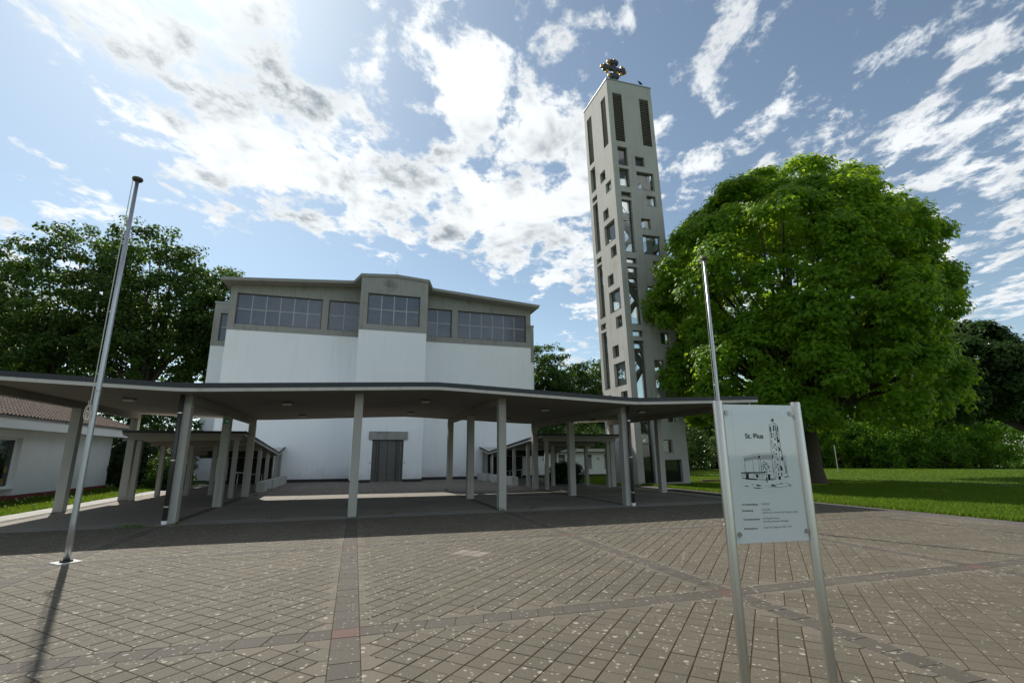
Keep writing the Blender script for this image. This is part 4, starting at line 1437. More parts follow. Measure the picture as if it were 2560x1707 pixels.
def side_roof(s_, label):
    """low folded roof beside the court; s_ = -1 left, 1 right"""
    th = thing('side_canopy', (CX + s_ * 8.9, 29.8, 0), label, 'canopy', 'low folded roofs either side of the church court')

    def X(v):
        return CX + s_ * v
    prof = [(23.35, 2.50), (33.7, 1.74), (36.4, 2.10)]

    def zu(y):
        for (y0, z0), (y1, z1) in zip(prof, prof[1:]):
            if y <= y1:
                return z0 + (z1 - z0) * (y - y0) / (y1 - y0)
        return prof[-1][1]
    inn, out = 6.66, 11.0
    xa, xb = sorted((X(inn), X(out)))

    def rib(x0, x1, lo, hi, y0=23.35, y1=36.4):
        ys = [y0] + [p_[0] for p_ in prof if y0 < p_[0] < y1] + [y1]
        mb = MB()
        for y in ys:
            mb.v += [(x0, y, zu(y) + lo), (x1, y, zu(y) + lo), (x1, y, zu(y) + hi), (x0, y, zu(y) + hi)]
        for i in range(len(ys) - 1):
            a, b = i * 4, i * 4 + 4
            for j in range(4):
                mb.f.append((a + j, b + j, b + (j + 1) % 4, a + (j + 1) % 4))
        n = len(ys) - 1
        mb.f += [(3, 2, 1, 0), (n * 4, n * 4 + 1, n * 4 + 2, n * 4 + 3)]
        return mb
    rf = rib(xa, xb, 0, 0.085).build('roof_slab', 'soffit_concrete', th)
    rib(xa + 0.02, xb - 0.02, 0.086, 0.15, 23.37, 36.39).build('roofing', 'pale_concrete', rf)
    e0, e1 = (xb - 0.02, xb + 0.025) if s_ < 0 else (xa - 0.025, xa + 0.02)
    rib(e0, e1, 0.087, 0.20, 23.33, 33.7).build('edge_flashing', 'dark_flashing', rf)
    rib(e0, e1, 0.087, 0.20, 33.702, 36.4).build('edge_flashing', 'dark_flashing', rf)
    MB().box(xa - 0.02, xb + 0.02, 23.32, 23.36, 2.588, 2.69).build('edge_flashing', 'dark_flashing', rf)
    q0, q1 = (xb + 0.001, xb + 0.012) if s_ < 0 else (xa - 0.012, xa - 0.001)
    rib(q0, q1, 0.003, 0.084, 23.36, 36.39).build('edge_strip', 'pale_concrete', rf)
    for y in (23.55, 26.0, 28.5, 31.0, 33.55):
        z_ = zu(y)
        MB().box(xa + 0.15, xb - 0.15, y - 0.1, y + 0.1, z_ - 0.17, z_ + 0.02).build('beam', 'soffit_concrete', th)
    spots = [(6.98, 23.55), (6.85, 26.0), (6.85, 28.5), (6.85, 31.0), (6.85, 33.55), (6.85, 35.9), (8.3, 26.0), (10.35, 26.0), (10.5, 23.75), (10.5, 28.5), (10.5, 31.0)]
    if s_ < 0:
        spots.append((9.25, 26.0))
    for dv, y in spots:
        z_ = zu(y) - (0.168 if y < 35 else -0.003)
        x_ = X(dv)
        MB().box(x_ - 0.085, x_ + 0.085, y - 0.10, y + 0.10, -0.03, z_).build('column', 'canopy_concrete', th, bevel=0.008)
    # dark boarded gate at the far end and a drop panel before it, board by board
    n = 9
    for k in range(n):
        a = X(7.1) + (X(9.75) - X(7.1)) * k / n
        b = X(7.1) + (X(9.75) - X(7.1)) * (k + 1) / n
        MB().box(min(a, b) + 0.005, max(a, b) - 0.005, 35.6 + 0.006 * (k % 2), 35.66, 0.0, 2.0).build('gate_board', 'black_board', th)
        MB().box(min(a, b) + 0.005, max(a, b) - 0.005, 30.6 + 0.006 * (k % 2), 30.66, 1.62, zu(30.6) - 0.01).build('drop_board', 'black_board', th)
    xr_ = X(7.35)
    mb = MB()
    mb.tube([(xr_, 25.6, 0.62), (xr_, 25.75, 0.86), (xr_, 26.1, 0.95), (xr_, 29.3, 0.78), (xr_, 33.0, 0.60)], 0.022, 8)
    for y, z_ in ((26.4, 0.93), (28.6, 0.82), (31.0, 0.70), (32.9, 0.61)):
        mb.tube([(xr_, y, z_), (xr_, y, 0.0)], 0.016, 6)
    mb.build('handrail', 'rail_steel', th, smooth=True)
    xp = X(6.84)
    pipe = MB().tube([(xp, 33.35, 0.0), (xp, 33.35, 1.80)], 0.045, 12).build('drainpipe', 'lamp_white', th, smooth=True)
    MB().lathe([(0.047, 0), (0.056, 0), (0.056, 0.06), (0.047, 0.06)], (xp, 33.35, 1.62), 12).build('pipe_bracket', 'white_paint', pipe)
    return th


side_roof(-1, 'low folded concrete roof on columns beside the white tiled house')
side_roof(1, 'low folded concrete roof on columns beside the bell tower')
words = ['nearest', 'middle', 'farthest']
for s_, side in ((-1, 'left'), (1, 'right')):
    for k, (y0, y1) in enumerate(((27.1, 29.2), (29.95, 32.0), (32.8, 35.4))):
        x_ = CX + s_ * 6.45
        o = MB().box(x_ - 0.19, x_ + 0.19, y0, y1, -0.02, 0.46).build('concrete_block', 'block_concrete', None, bevel=0.012)
        tag(o, words[k] + ' of three pale concrete seat blocks on the ' + side + ' edge of the court', 'bench', 'seat blocks along the court')

# ------------------------------------------------------------------ white house at the left
house = thing('white_house', (-15.5, 26.5, 0), 'single-storey white house with red tiled hip roof at the left', 'house')
HX, HY0, HY1 = -12.75, 16.0, 32.75
mb = MB()
mb.wall(lambda u, z, d_: (HX - d_, u, z), HY0, HY1, 0.22, 2.72, [(22.0, 25.0, 0.22, 2.42)], 0.35)
mb.box(-21, HX - 0.35, HY1 - 0.3, HY1, 0.22, 2.72)
mb.box(-21, HX - 0.35, HY0, HY0 + 0.3, 0.22, 2.72)
mb.build('wall', 'white_render', house)
mbp = MB()
mbp.box(-21, HX - 0.02, HY0 + 0.01, HY1 - 0.02, -0.05, 0.215)
for r_ in range(3):
    n = 66
    for k in range(n):
        a = HY0 + (HY1 - HY0) * (k + (0.5 if r_ % 2 else 0)) / n
        mbp.box(HX - 0.019, HX - 0.006 + random.uniform(-.003, .003), a + 0.006, a + (HY1 - HY0) / n - 0.006, -0.03 + r_ * 0.078, 0.038 + r_ * 0.078)
tag(mbp.build('plinth_bricks', 'red_brick', house), kind='stuff')
# soffit board, fascia, gutter
MB().box(-21, -11.98, HY0 - 0.5, 33.3, 2.722, 2.76).build('soffit', 'white_paint', house)
MB().box(-11.978, -11.95, HY0 - 0.5, 33.32, 2.70, 3.11).build('fascia', 'white_paint', house)
MB().box(-21, -11.98, 33.30, 33.33, 2.70, 3.11).build('fascia', 'white_paint', house)
mb = MB()
pr = [(-0.055 * math.cos(a), 0.055 * math.sin(a)) for a in [math.pi * k / 6 for k in range(7)]]
for y in (HY0 - 0.5, 33.34):
    mb.v += [(-11.885 + a, y, 3.12 - b) for a, b in pr]
mb.f += [(i, i + 1, i + 8, i + 7) for i in range(6)]
mb.build('gutter', 'galvanised', house)
# window group at the left end: full-height recess, glass above a boarded panel
win = MB()
xw = HX - 0.20
for a, b, z0, z1 in ((22.0, 22.08, 0.5, 2.42), (24.92, 25.0, 0.5, 2.42), (23.52, 23.60, 0.58, 2.34)):
    win.box(xw - 0.05, xw + 0.02, a, b, z0, z1)
win.box(xw - 0.05, xw + 0.019, 22.08, 24.92, 2.34, 2.42)
win.box(xw - 0.05, xw + 0.019, 22.08, 24.92, 0.5, 0.58)
win = win.build('window', 'white_paint', house)
for a, b in ((22.08, 23.52), (23.60, 24.92)):
    MB().box(xw - 0.02, xw - 0.012, a, b, 0.58, 2.34).build('pane', 'dark_glass', win)
MB().box(xw - 0.06, HX + 0.03, 21.96, 24.99, 0.465, 0.5).build('sill', 'white_paint', win)
for k in range(4):
    MB().box(xw - 0.03, xw, 22.0, 24.99, 0.225 + k * 0.06, 0.28 + k * 0.06).build('panel_board', 'white_paint', house)
MB().box(xw - 0.8, xw - 0.78, 21.2, 25.6, 0.3, 2.6).build('room_backdrop', 'interior_dark', house)
for y_, z_, m_ in ((24.7, 1.2, 'toy_yellow'), (24.6, 0.75, 'toy_yellow'), (24.4, 1.75, 'toy_green'), (24.75, 1.55, 'toy_green'), (24.2, 1.0, 'toy_green')):
    mb = MB().lathe([(0.01, -0.13), (0.08, -0.11), (0.12, 0.0), (0.08, 0.11), (0.01, 0.13)], (xw - 0.06, y_, z_), 9)
    mb.v = [(xw - 0.0085 + (v[0] - xw + 0.06) * 0.02, v[1], v[2]) for v in mb.v]
    mb.build('window_picture', m_, house)
MB().lathe([(0.02, -0.12), (0.10, -0.09), (0.11, 0.0), (0.06, 0.02), (0.05, 0.06)], (-12.3, 33.0, 2.66), 14).build('eaves_lamp', 'lamp_white', house, smooth=True)
# hip roof
SL = math.tan(R(24))
XE, ZE = -11.90, 3.12
YE = 33.4
XR = -17.2


def hz(x):
    return ZE + (XE - x) * SL


mb = MB()
zr = hz(XR) - 0.05
yh = YE - (XE - XR)
mb.poly([(XE, 15.5, ZE - 0.04), (XE, YE, ZE - 0.04), (XR, yh, zr), (XR, 15.5, zr)])
mb.poly([(XE, YE, ZE - 0.04), (2 * XR - XE, YE, ZE - 0.04), (XR, yh, zr)])
mb.poly([(2 * XR - XE, YE, ZE - 0.04), (2 * XR - XE, 15.5, ZE - 0.04), (XR, 15.5, zr), (XR, yh, zr)])
rf = mb.build('roof', 'roof_tile', house)
mb = MB()
tw, tl = 0.225, 0.34
ca, sa = math.cos(R(24)), math.sin(R(24))
row = 0
s_ = 0.0
while True:
    x_lo = XE - s_ * ca
    if x_lo - tl * ca < XR:
        break
    y_max = YE - s_ * ca - 0.05
    y = 15.6
    while y + tw < y_max:
        k = len(mb.v)
        jz = random.uniform(0, 0.016)
        for (ss, up) in ((s_ - 0.03, 0.068 + jz), (s_ + tl, 0.018 + jz)):
            for f, hh in ((0.0, 0.0), (0.18, -0.012), (0.45, 0.0), (0.72, 0.05), (1.02, 0.006)):
                zz = up + hh
                mb.v.append((XE - ss * ca + zz * sa * 0.3, y + f * tw, ZE + ss * sa + zz))
        for i in range(4):
            mb.f.append((k + i, k + i + 1, k + 6 + i, k + 5 + i))
            # the visible lower edge of the tile
        kk = len(mb.v)
        for i in range(5):
            vx, vy, vz = mb.v[k + i]
            mb.v.append((vx, vy, vz - 0.035))
        for i in range(4):
            mb.f.append((kk + i, kk + i + 1, k + i + 1, k + i))
        y += tw
    s_ += tl - 0.03
    row += 1
tag(mb.build('roof_tiles', 'roof_tile', rf), kind='stuff')
# hip tiles, one by one
A, B = Vector((XE, YE, ZE + 0.03)), Vector((XR, yh, zr + 0.09))
n = 20
for k in range(n):
    p0, p1 = A.lerp(B, k / n), A.lerp(B, (k + 1.12) / n)
    MB().tube([p0, p1], [0.115, 0.095], 8).build('hip_tile', 'roof_tile', rf)

# ------------------------------------------------------------------ low annex behind the right roof
annex = thing('low_annex', (18.5, 39.5, 0), 'low white flat-roofed annex with grey shutters seen behind the right roof', 'building')
AY = 38.0
WA = [(15.85, 16.45), (18.24, 18.85), (20.0, 20.6), (22.3, 22.9)]
mb = MB()
mb.wall(lambda u, z, d_: (u, AY + d_, z), 13.1, 26.0, 0.12, 1.86, [(a, b, 0.60, 1.70) for a, b in WA], 0.3)
mb.box(13.1, 13.4, AY + 0.3, 42.3, 0.12, 1.86).box(25.7, 26.0, AY + 0.3, 46, 0.12, 1.86)
mb.build('wall', 'white_render', annex)
MB().box(13.12, 25.98, AY + 0.02, AY + 0.28, -0.05, 0.118).build('plinth', 'bitumen', annex)
MB().box(12.9, 26.3, AY - 0.35, 42.3, 1.862, 1.92).build('soffit', 'old_timber', annex)
MB().box(12.85, 26.35, AY - 0.40, 42.3, 1.922, 2.16).build('roof_fascia', 'pale_concrete', annex)
for a, b in WA:
    f = MB().box(a, b, AY + 0.08, AY + 0.2, 1.46, 1.70).build('shutter_box', 'old_timber', annex)
    for k in range(11):
        MB().box(a + 0.02, b - 0.02, AY + 0.10 + (k % 2) * 0.004, AY + 0.13, 0.62 + k * 0.0762, 0.62 + (k + 1) * 0.0762 - 0.004).build('shutter_slat', 'shutter_grey', f)
    MB().box(a - 0.05, b + 0.05, AY - 0.05, AY + 0.3, 0.56, 0.598).build('sill', 'band_concrete', annex)
for x_ in (14.56, 17.2, 19.44, 21.5):
    lamp = MB().box(x_ - 0.075, x_ + 0.075, AY - 0.06, AY - 0.001, 1.28, 1.44).build('wall_lamp', 'black_board', annex)
    MB().box(x_ - 0.055, x_ + 0.055, AY - 0.075, AY - 0.061, 1.30, 1.42).build('lamp_glass', 'lamp_white', lamp)


# ------------------------------------------------------------------ flagpoles
def flagpole(x_, y_, H, label):
    th = thing('flagpole', (x_, y_, 0), label, 'flagpole', 'pair of galvanised flagpoles on the plaza')
    MB().lathe([(0.047, -0.03), (0.046, 0.6), (0.0435, 2.2), (0.038, 4.2), (0.032, H - 0.02)], (x_, y_, 0), 24).build('shaft', 'galvanised', th, smooth=True)
    MB().lathe([(0.038, H - 0.03), (0.075, H - 0.01), (0.09, H + 0.02), (0.082, H + 0.045), (0.045, H + 0.062), (0.01, H + 0.066)], (x_, y_, 0), 24).build('cap', 'bronze_cap', th, smooth=True)
    a = 0.23
    MB().prism([(x_, y_ - a), (x_ + a, y_), (x_, y_ + a), (x_ - a, y_)], -0.01, 0.014).build('base_plate', 'block_concrete', th)
    MB().lathe([(0.053, 0.0), (0.085, 0.0), (0.085, 0.03), (0.07, 0.045), (0.0535, 0.045)], (x_, y_, 0.0), 24).build('collar', 'black_board', th, smooth=True)
    mb = MB()
    for k, (ox, oy) in enumerate(((-0.062, -0.02), (-0.080, 0.01))):
        mb.tube([(x_ + ox, y_ + oy, 2.35), (x_ + ox - 0.004, y_ + oy, 4.2), (x_ + ox, y_ + oy, H)], 0.005, 5)
    # coil of spare rope hung below the cleat
    pts = []
    for k in range(22):
        an = k / 21 * 4 * math.pi
        pts.append((x_ - 0.085 + 0.05 * math.sin(an) + 0.002 * k, y_ - 0.05 + 0.01 * math.cos(an), 2.36 + 0.13 * math.cos(an)))
    mb.tube(pts, 0.006, 5)
    mb.build('halyard', 'rope', th)
    MB().lathe([(0.047, 0), (0.053, 0), (0.053, 0.014), (0.047, 0.014)], (x_, y_, 2.72), 24).build('strap', 'steel_fixing', th)
    MB().tube([(x_ - 0.045, y_ - 0.02, 2.50), (x_ - 0.09, y_ - 0.02, 2.50), (x_ - 0.09, y_ - 0.02, 2.56)], 0.008, 6).build('cleat', 'steel_fixing', th)
    return th


flagpole(-4.26, 10.08, 6.73, 'galvanised flagpole on a white plate at the left of the plaza')
flagpole(8.53, 10.08, 6.66, 'galvanised flagpole standing behind the glass information sign')

# ------------------------------------------------------------------ information sign
a0, a1 = Vector((2.589, 3.016, 0)), Vector((3.168, 2.961, 0))
ud = (a1 - a0).normalized()
PW = (a1 - a0).length
nd = Vector((ud.y, -ud.x, 0))                       # towards the viewer
PZ0, PZ1 = 0.995, 1.966
sm = Matrix.Identity(4)
sm.col[0][:3], sm.col[1][:3], sm.col[2][:3] = ud, -nd, (0, 0, 1)
sm.translation = a0
sign = local_thing('info_sign', sm, 'frosted glass church information sign between two steel posts in the foreground', 'sign')
# local frame: x along the panel, y away from the viewer, z up
for xc in (-0.044, PW + 0.044):
    post = MB().lathe([(0.034, -0.05), (0.034, 1.985), (0.0325, 1.990), (0.01, 1.991)], (xc, 0.0, 0), 28).build('post', 'brushed_steel', sign, smooth=True)
    e = post.modifiers.new('s', 'EDGE_SPLIT'); e.split_angle = R(50)
    MB().lathe([(0.0345, 0.0), (0.06, 0.0), (0.06, 0.008), (0.0345, 0.012)], (xc, 0, 0), 20).build('post_collar', 'steel_fixing', post)
glass = MB().box(-0.004, PW + 0.004, -0.005, 0.003, PZ0, PZ1).build('glass_panel', 'sign_glass', sign, bevel=0.0015)


def up(u, v):
    return u * PW, PZ0 + v * (PZ1 - PZ0)


fz = [up(*p_) for p_ in SIGN['print']]
x0, x1 = sum(p_[0] for p_ in (fz[0], fz[3])) / 2, sum(p_[0] for p_ in (fz[1], fz[2])) / 2
z1, z0 = (fz[0][1] + fz[1][1]) / 2, (fz[2][1] + fz[3][1]) / 2
MB().poly([(x0, -0.0062, z0), (x1, -0.0062, z0), (x1, -0.0062, z1), (x0, -0.0062, z1)]).build('print_film', 'sign_film', glass)
mb = MB()
YI = -0.0070
for ln in SIGN['lines']:
    for p0, p1 in zip(ln, ln[1:]):
        (xa, za), (xb, zb_) = up(*p0), up(*p1)
        L = math.hypot(xb - xa, zb_ - za)
        if L < 1e-5:
            continue
        nx_, nz_ = -(zb_ - za) / L * 0.0011, (xb - xa) / L * 0.0011
        mb.poly([(xa - nx_, YI, za - nz_), (xb - nx_, YI, zb_ - nz_), (xb + nx_, YI, zb_ + nz_), (xa + nx_, YI, za + nz_)])
for bl in SIGN['blobs']:
    mb.poly([(up(*p_)[0], YI - 0.0004, up(*p_)[1]) for p_ in bl])
for i, p_ in enumerate(SIGN['tree']):
    xx, zz = up(*p_)
    an = i * 1.3
    mb.poly([(xx + 0.008 * math.cos(an + q_) * (1 if k % 2 else 0.45), YI - 0.0006, zz + 0.008 * math.sin(an + q_) * (1 if k % 2 else 0.45)) for k, q_ in enumerate([6.283 * j / 6 for j in range(6)])])
mb.build('line_drawing', 'black_print', glass)


def lettering(txt, u, v, h_, wmax=None, bold=0.0):
    cu = bpy.data.curves.new('lettering', 'FONT')
    cu.body = txt
    cu.size = h_ / 0.70
    cu.offset = bold
    cu.resolution_u = 3
    ob = bpy.data.objects.new('tmp', cu)
    COL.objects.link(ob)
    bpy.context.view_layer.update()
    me = bpy.data.meshes.new_from_object(ob.evaluated_get(bpy.context.evaluated_depsgraph_get()))
    bpy.data.objects.remove(ob)
    co = np.empty(len(me.vertices) * 3, np.float32)
    me.vertices.foreach_get('co', co)
    co = co.reshape(-1, 3)
    wid = co[:, 0].max() - co[:, 0].min()
    sx = 1.0 if not wmax else wmax / wid
    xx, zz = up(u, v)
    out = np.stack([xx + (co[:, 0] - co[:, 0].min()) * sx, np.full(len(co), YI - 0.0008), zz + co[:, 1]], 1)
    me.vertices.foreach_set('co', out.astype(np.float32).ravel())
    me.materials.clear()
    me.materials.append(MATS['black_print'])
    me.update()
    return link('lettering', me, glass)


T = SIGN['text']
(u0, v0), (u1, v1) = T['title']
lettering('St. Pius', u0, v0, 0.036, (u1 - u0) * PW, 0.0012)
for key, txt, wid, bold in (('l1', 'Grundsteinlegung:', 0.225, 0.0003), ('l2', 'Einweihung:', 0.15, 0.0003), ('l3', 'Kirchenbaumeister:', 0.235, 0.0003), ('l4', 'Kirchenpatron:', 0.185, 0.0003),
                            ('r1', '13.08.1961', 0.115, 0), ('r2', '16.12.1962', 0.115, 0), ('r2b', 'durch Prof. Dr. Hermann Volk, Bischof von Mainz', 0.51, 0), ('r3', 'Prof. Rudolf Schwarz', 0.225, 0), ('r3b', 'Prof. Maria Schwarz in Nachfolge', 0.355, 0), ('r4', 'Papst Pius X (Papst von 1903 - 1914)', 0.39, 0)):
    lettering(txt, T[key][0], T[key][1], 0.0125, wid * PW, bold)
for u, v in SIGN['clamps']:
    xx, zz = up(u, v)
    mb = MB()
    n = 20
    mb.tube([(xx, -0.013, zz), (xx, -0.0052, zz)], [0.0155, 0.0165], n)
    cl = mb.build('clamp', 'steel_fixing', sign)
    xs_ = -0.02 if u < 0.5 else PW + 0.02
    MB().tube([(xx, 0.0032, zz), (xx, 0.02, zz), (xs_, 0.02, zz)], 0.008, 8).build('clamp_arm', 'steel_fixing', cl)


# ------------------------------------------------------------------ vegetation
def leaf_template(kind):
    """flat leaf in the xy plane, stalk at the origin, tip along +y; list of vertices and triangles"""
    if kind == 'maple':
        v = [(0, 0, 0), (0.30, 0.05, 0.0), (0.52, 0.42, -0.06), (0.24, 0.46, 0.02), (0.0, 1.0, -0.08), (-0.24, 0.46, 0.02), (-0.52, 0.42, -0.06), (-0.30, 0.05, 0.0), (0, 0.4, 0.06)]
        f = [(0, 1, 8), (1, 2, 3), (1, 3, 8), (3, 4, 8), (8, 4, 5), (8, 5, 7), (5, 6, 7), (8, 7, 0)]
    elif kind == 'oval':
        v = [(0, 0, 0), (0.26, 0.42, 0.05), (0, 1, -0.05), (-0.26, 0.42, 0.05)]
        f = [(0, 1, 2), (0, 2, 3)]
    else:
        v = [(0, 0, 0), (0.42, 0.30, 0.06), (0.30, 0.72, 0.0), (0, 1, -0.06), (-0.30, 0.72, 0.0), (-0.42, 0.30, 0.06)]
        f = [(0, 1, 2), (0, 2, 3), (0, 3, 4), (0, 4, 5)]
    return np.array(v, np.float32), np.array(f, np.int32)


def leaves_mesh(name, P, N, size, kind, material, droop=0.35, spread=0.55):
    """P positions, N preferred normals"""
    n = len(P)
    V, F = leaf_template(kind)
    N = N + RNG.normal(0, spread, N.shape)
    N /= np.linalg.norm(N, axis=1)[:, None] + 1e-9
    tdir = RNG.normal(0, 1, N.shape)
    tdir[:, 2] -= droop * 2
    tdir -= N * (tdir * N).sum(1)[:, None]
    tdir /= np.linalg.norm(tdir, axis=1)[:, None] + 1e-9
    sdir = np.cross(tdir, N)
    sz = size * RNG.uniform(0.65, 1.25, n)
    co = P[:, None, :] + sz[:, None, None] * (V[None, :, 0, None] * sdir[:, None, :] + V[None, :, 1, None] * tdir[:, None, :] + V[None, :, 2, None] * N[:, None, :])
    fc = (F[None, :, :] + (np.arange(n) * len(V))[:, None, None]).reshape(-1)
    rnd = np.repeat(RNG.random(n), len(V))
    return fast_mesh(name, co.reshape(-1, 3), fc, 3, material, rnd)


def clumps_on(center, radii, n, lo=0.62, hi=1.0, flat=-0.35, lump=0.18, seed=0):
    """clump centres through an uneven ellipsoid; returns centres and outward directions"""
    r = np.random.default_rng(seed)
    dirs = r.normal(0, 1, (n * 3, 3))
    dirs /= np.linalg.norm(dirs, axis=1)[:, None]
    dirs = dirs[dirs[:, 2] > flat][:n]
    # low-frequency lumps on the outline
    k = r.normal(0, 1, (9, 3)); k /= np.linalg.norm(k, axis=1)[:, None]
    amp = r.uniform(-lump, lump, 9)
    bumpf = 1 + sum(a * np.clip((dirs @ kk) * 3 - 2, 0, 1) for a, kk in zip(amp, k))
    rad = (lo + (hi - lo) * r.random(len(dirs)) ** 0.55) * bumpf
    return np.array(center) + dirs * rad[:, None] * np.array(radii), dirs


def lobed(center, radii, nl, lr, per, cut, seed, sink=0.83):
    """a crown of billowing lobes: clumps on the outer side of spheres set round an ellipsoid"""
    r = np.random.default_rng(seed)
    # evenly spread lobe directions (golden spiral, jittered)
    k = np.arange(nl * 2) + 0.5
    zz = 1 - 2 * k / (nl * 2)
    ph = k * 2.399963 + r.uniform(0, 6.28)
    dirs = np.stack([np.sqrt(1 - zz * zz) * np.cos(ph), np.sqrt(1 - zz * zz) * np.sin(ph), zz], 1)
    dirs += r.normal(0, 0.10, dirs.shape)
    dirs /= np.linalg.norm(dirs, axis=1)[:, None]
    dirs = dirs[dirs[:, 2] > cut]
    C, D = [], []
    for dd in dirs:
        c_ = np.array(center) + dd * np.array(radii) * sink * r.uniform(0.90, 1.06)
        rr = lr * r.uniform(0.75, 1.25)
        v = r.normal(0, 1, (per, 3)) + dd * 1.1 + np.array([0, 0, 0.25])
        v /= np.linalg.norm(v, axis=1)[:, None]
        C.append(c_ + v * (rr * (0.72 + 0.28 * r.random(per) ** 0.6))[:, None] * np.array([1, 1, 0.85]))
        D.append(v)
    return np.concatenate(C), np.concatenate(D)


def tree(name, base, trunk_h, trunk_r, crowns, leaf, material, size, per, clump_r, label, seed, group=None, limbs=26, kind='maple', fork=None, flat=0.55, lean=(0, 0), spread=0.55):
    """crowns: list of (centre, radii, clump count, lo, hi, lower cut)"""
    th = thing(name, base, label, 'tree', group)
    r = np.random.default_rng(seed)
    C, D = [], []
    for i, (c_, rr, n, lo, hi, cut) in enumerate(crowns):
        if lo == 'lobes':
            a, b = lobed(c_, rr, n, hi[0], hi[1], cut, seed * 10 + i)
        else:
            a, b = clumps_on(c_, rr, n, lo, hi, cut, 0.22, seed * 10 + i)
        C.append(a); D.append(b)
    C, D = np.concatenate(C), np.concatenate(D)
    m_ = len(C)
    cr = clump_r * r.uniform(0.6, 1.35, m_)
    idx = np.repeat(np.arange(m_), per)
    off = r.normal(0, 1, (len(idx), 3))
    off /= np.linalg.norm(off, axis=1)[:, None]
    off *= (r.random(len(idx)) ** 0.45)[:, None]
    off[:, 2] *= flat
    P = C[idx] + off * cr[idx][:, None]
    # leaves thatch the upper outside of every clump
    N = off * 0.8 + D[idx] * 0.5 + np.array([0, 0, 0.6])
    cm = leaves_mesh('crown', P, N, size, kind, material, 0.35, spread)
    link('crown', cm, th)
    mb = MB()
    b = Vector(base)
    top = b + Vector((lean[0], lean[1], trunk_h))
    mid = b + Vector((lean[0] * 0.4 + 0.04, lean[1] * 0.4, trunk_h * 0.5))
    mb.tube([b + Vector((0, 0, -0.1)), b + Vector((0, 0, 0.25)), b + Vector((0, 0, 0.8)), mid, top], [trunk_r * 1.7, trunk_r * 1.25, trunk_r * 1.02, trunk_r * 0.92, trunk_r * 0.8], 12)
    mb.build('trunk', 'bark', th, smooth=True)
    mb = MB()
    order = r.permutation(m_)[:limbs]
    cen = Vector(tuple(C.mean(0)))
    for i, k in enumerate(order):
        tip = Vector(tuple(C[k]))
        st = top - Vector((0, 0, r.uniform(0.0, 0.35) * trunk_h * 0.5))
        k1 = st.lerp(tip, 0.35) + Vector((r.normal(0, .3), r.normal(0, .3), abs(r.normal(0, .5)) + 0.3))
        k2 = st.lerp(tip, 0.7) + Vector((r.normal(0, .35), r.normal(0, .35), r.normal(0.2, .3)))
        rr = trunk_r * r.uniform(0.28, 0.5)
        mb.tube([st, k1, k2, tip], [rr, rr * 0.7, rr * 0.4, rr * 0.1], 6, False)
    mb.build('limbs', 'bark', th, smooth=True)
    return th


def shrub(name, base, radii, n, size, per, material, label, seed, cat='shrub', group=None, clump=0.45, kind='oval', lo=0.35):
    th = thing(name, base, label, cat, group)
    C, D = clumps_on((base[0], base[1], base[2] + radii[2] * 0.45), (radii[0], radii[1], radii[2] * 0.62), n, lo, 1.0, -0.75, 0.3, seed)
    r = np.random.default_rng(seed)
    cr = clump * r.uniform(0.6, 1.4, len(C))
    idx = np.repeat(np.arange(len(C)), per)
    off = r.normal(0, 1, (len(idx), 3))
    off /= np.linalg.norm(off, axis=1)[:, None]
    off *= (r.random(len(idx)) ** 0.45)[:, None]
    P = C[idx] + off * cr[idx][:, None] * np.array([1, 1, 0.8])
    P[:, 2] = np.maximum(P[:, 2], base[2] + 0.02)
    N = off * 0.6 + D[idx] * 0.5 + np.array([0, 0, 0.5])
    link('foliage', leaves_mesh('foliage', P, N, size, kind, material), th)
    mb = MB()
    for k in range(7):
        tip = Vector(tuple(C[r.integers(len(C))]))
        b = Vector(base) + Vector((r.normal(0, radii[0] * .12), r.normal(0, radii[1] * .12), -0.05))
        mb.tube([b, b.lerp(tip, .5) + Vector((0, 0, .1)), tip], [0.05, 0.035, 0.012], 5, False)
    mb.build('stems', 'bark', th)
    return th


# the big maple on the lawn
tree('maple_tree', (25.3, 22.6, 0), 3.6, 0.46,
     [((24.4, 21.8, 10.6), (7.9, 7.5, 8.1), 74, 'lobes', (1.45, 30), -0.5), ((24.7, 22.2, 5.9), (8.2, 7.6, 3.5), 34, 'lobes', (1.3, 26), -0.75), ((24.1, 21.8, 9.8), (6.4, 6.1, 6.6), 420, 0.62, 1.0, -0.8)],
     None, 'maple_leaf', 0.215, 44, 0.60, 'big round maple with bright green crown on the lawn right of the tower', 3, limbs=70, spread=0.34)
tree('dark_maple', (49.5, 24.0, 0), 3.2, 0.34,
     [((41.4, 23.8, 6.9), (3.6, 4.0, 3.6), 18, 'lobes', (1.15, 30), -0.8), ((37.6, 24.4, 6.0), (3.8, 3.6, 3.2), 200, 0.5, 1.0, -0.75), ((47.5, 24.0, 6.5), (4.0, 4.4, 3.8), 160, 0.5, 1.0, -0.8)],
     None, 'dark_leaf', 0.25, 48, 0.65, 'darker spreading tree behind the big maple at the right edge', 4, limbs=40, spread=0.4)
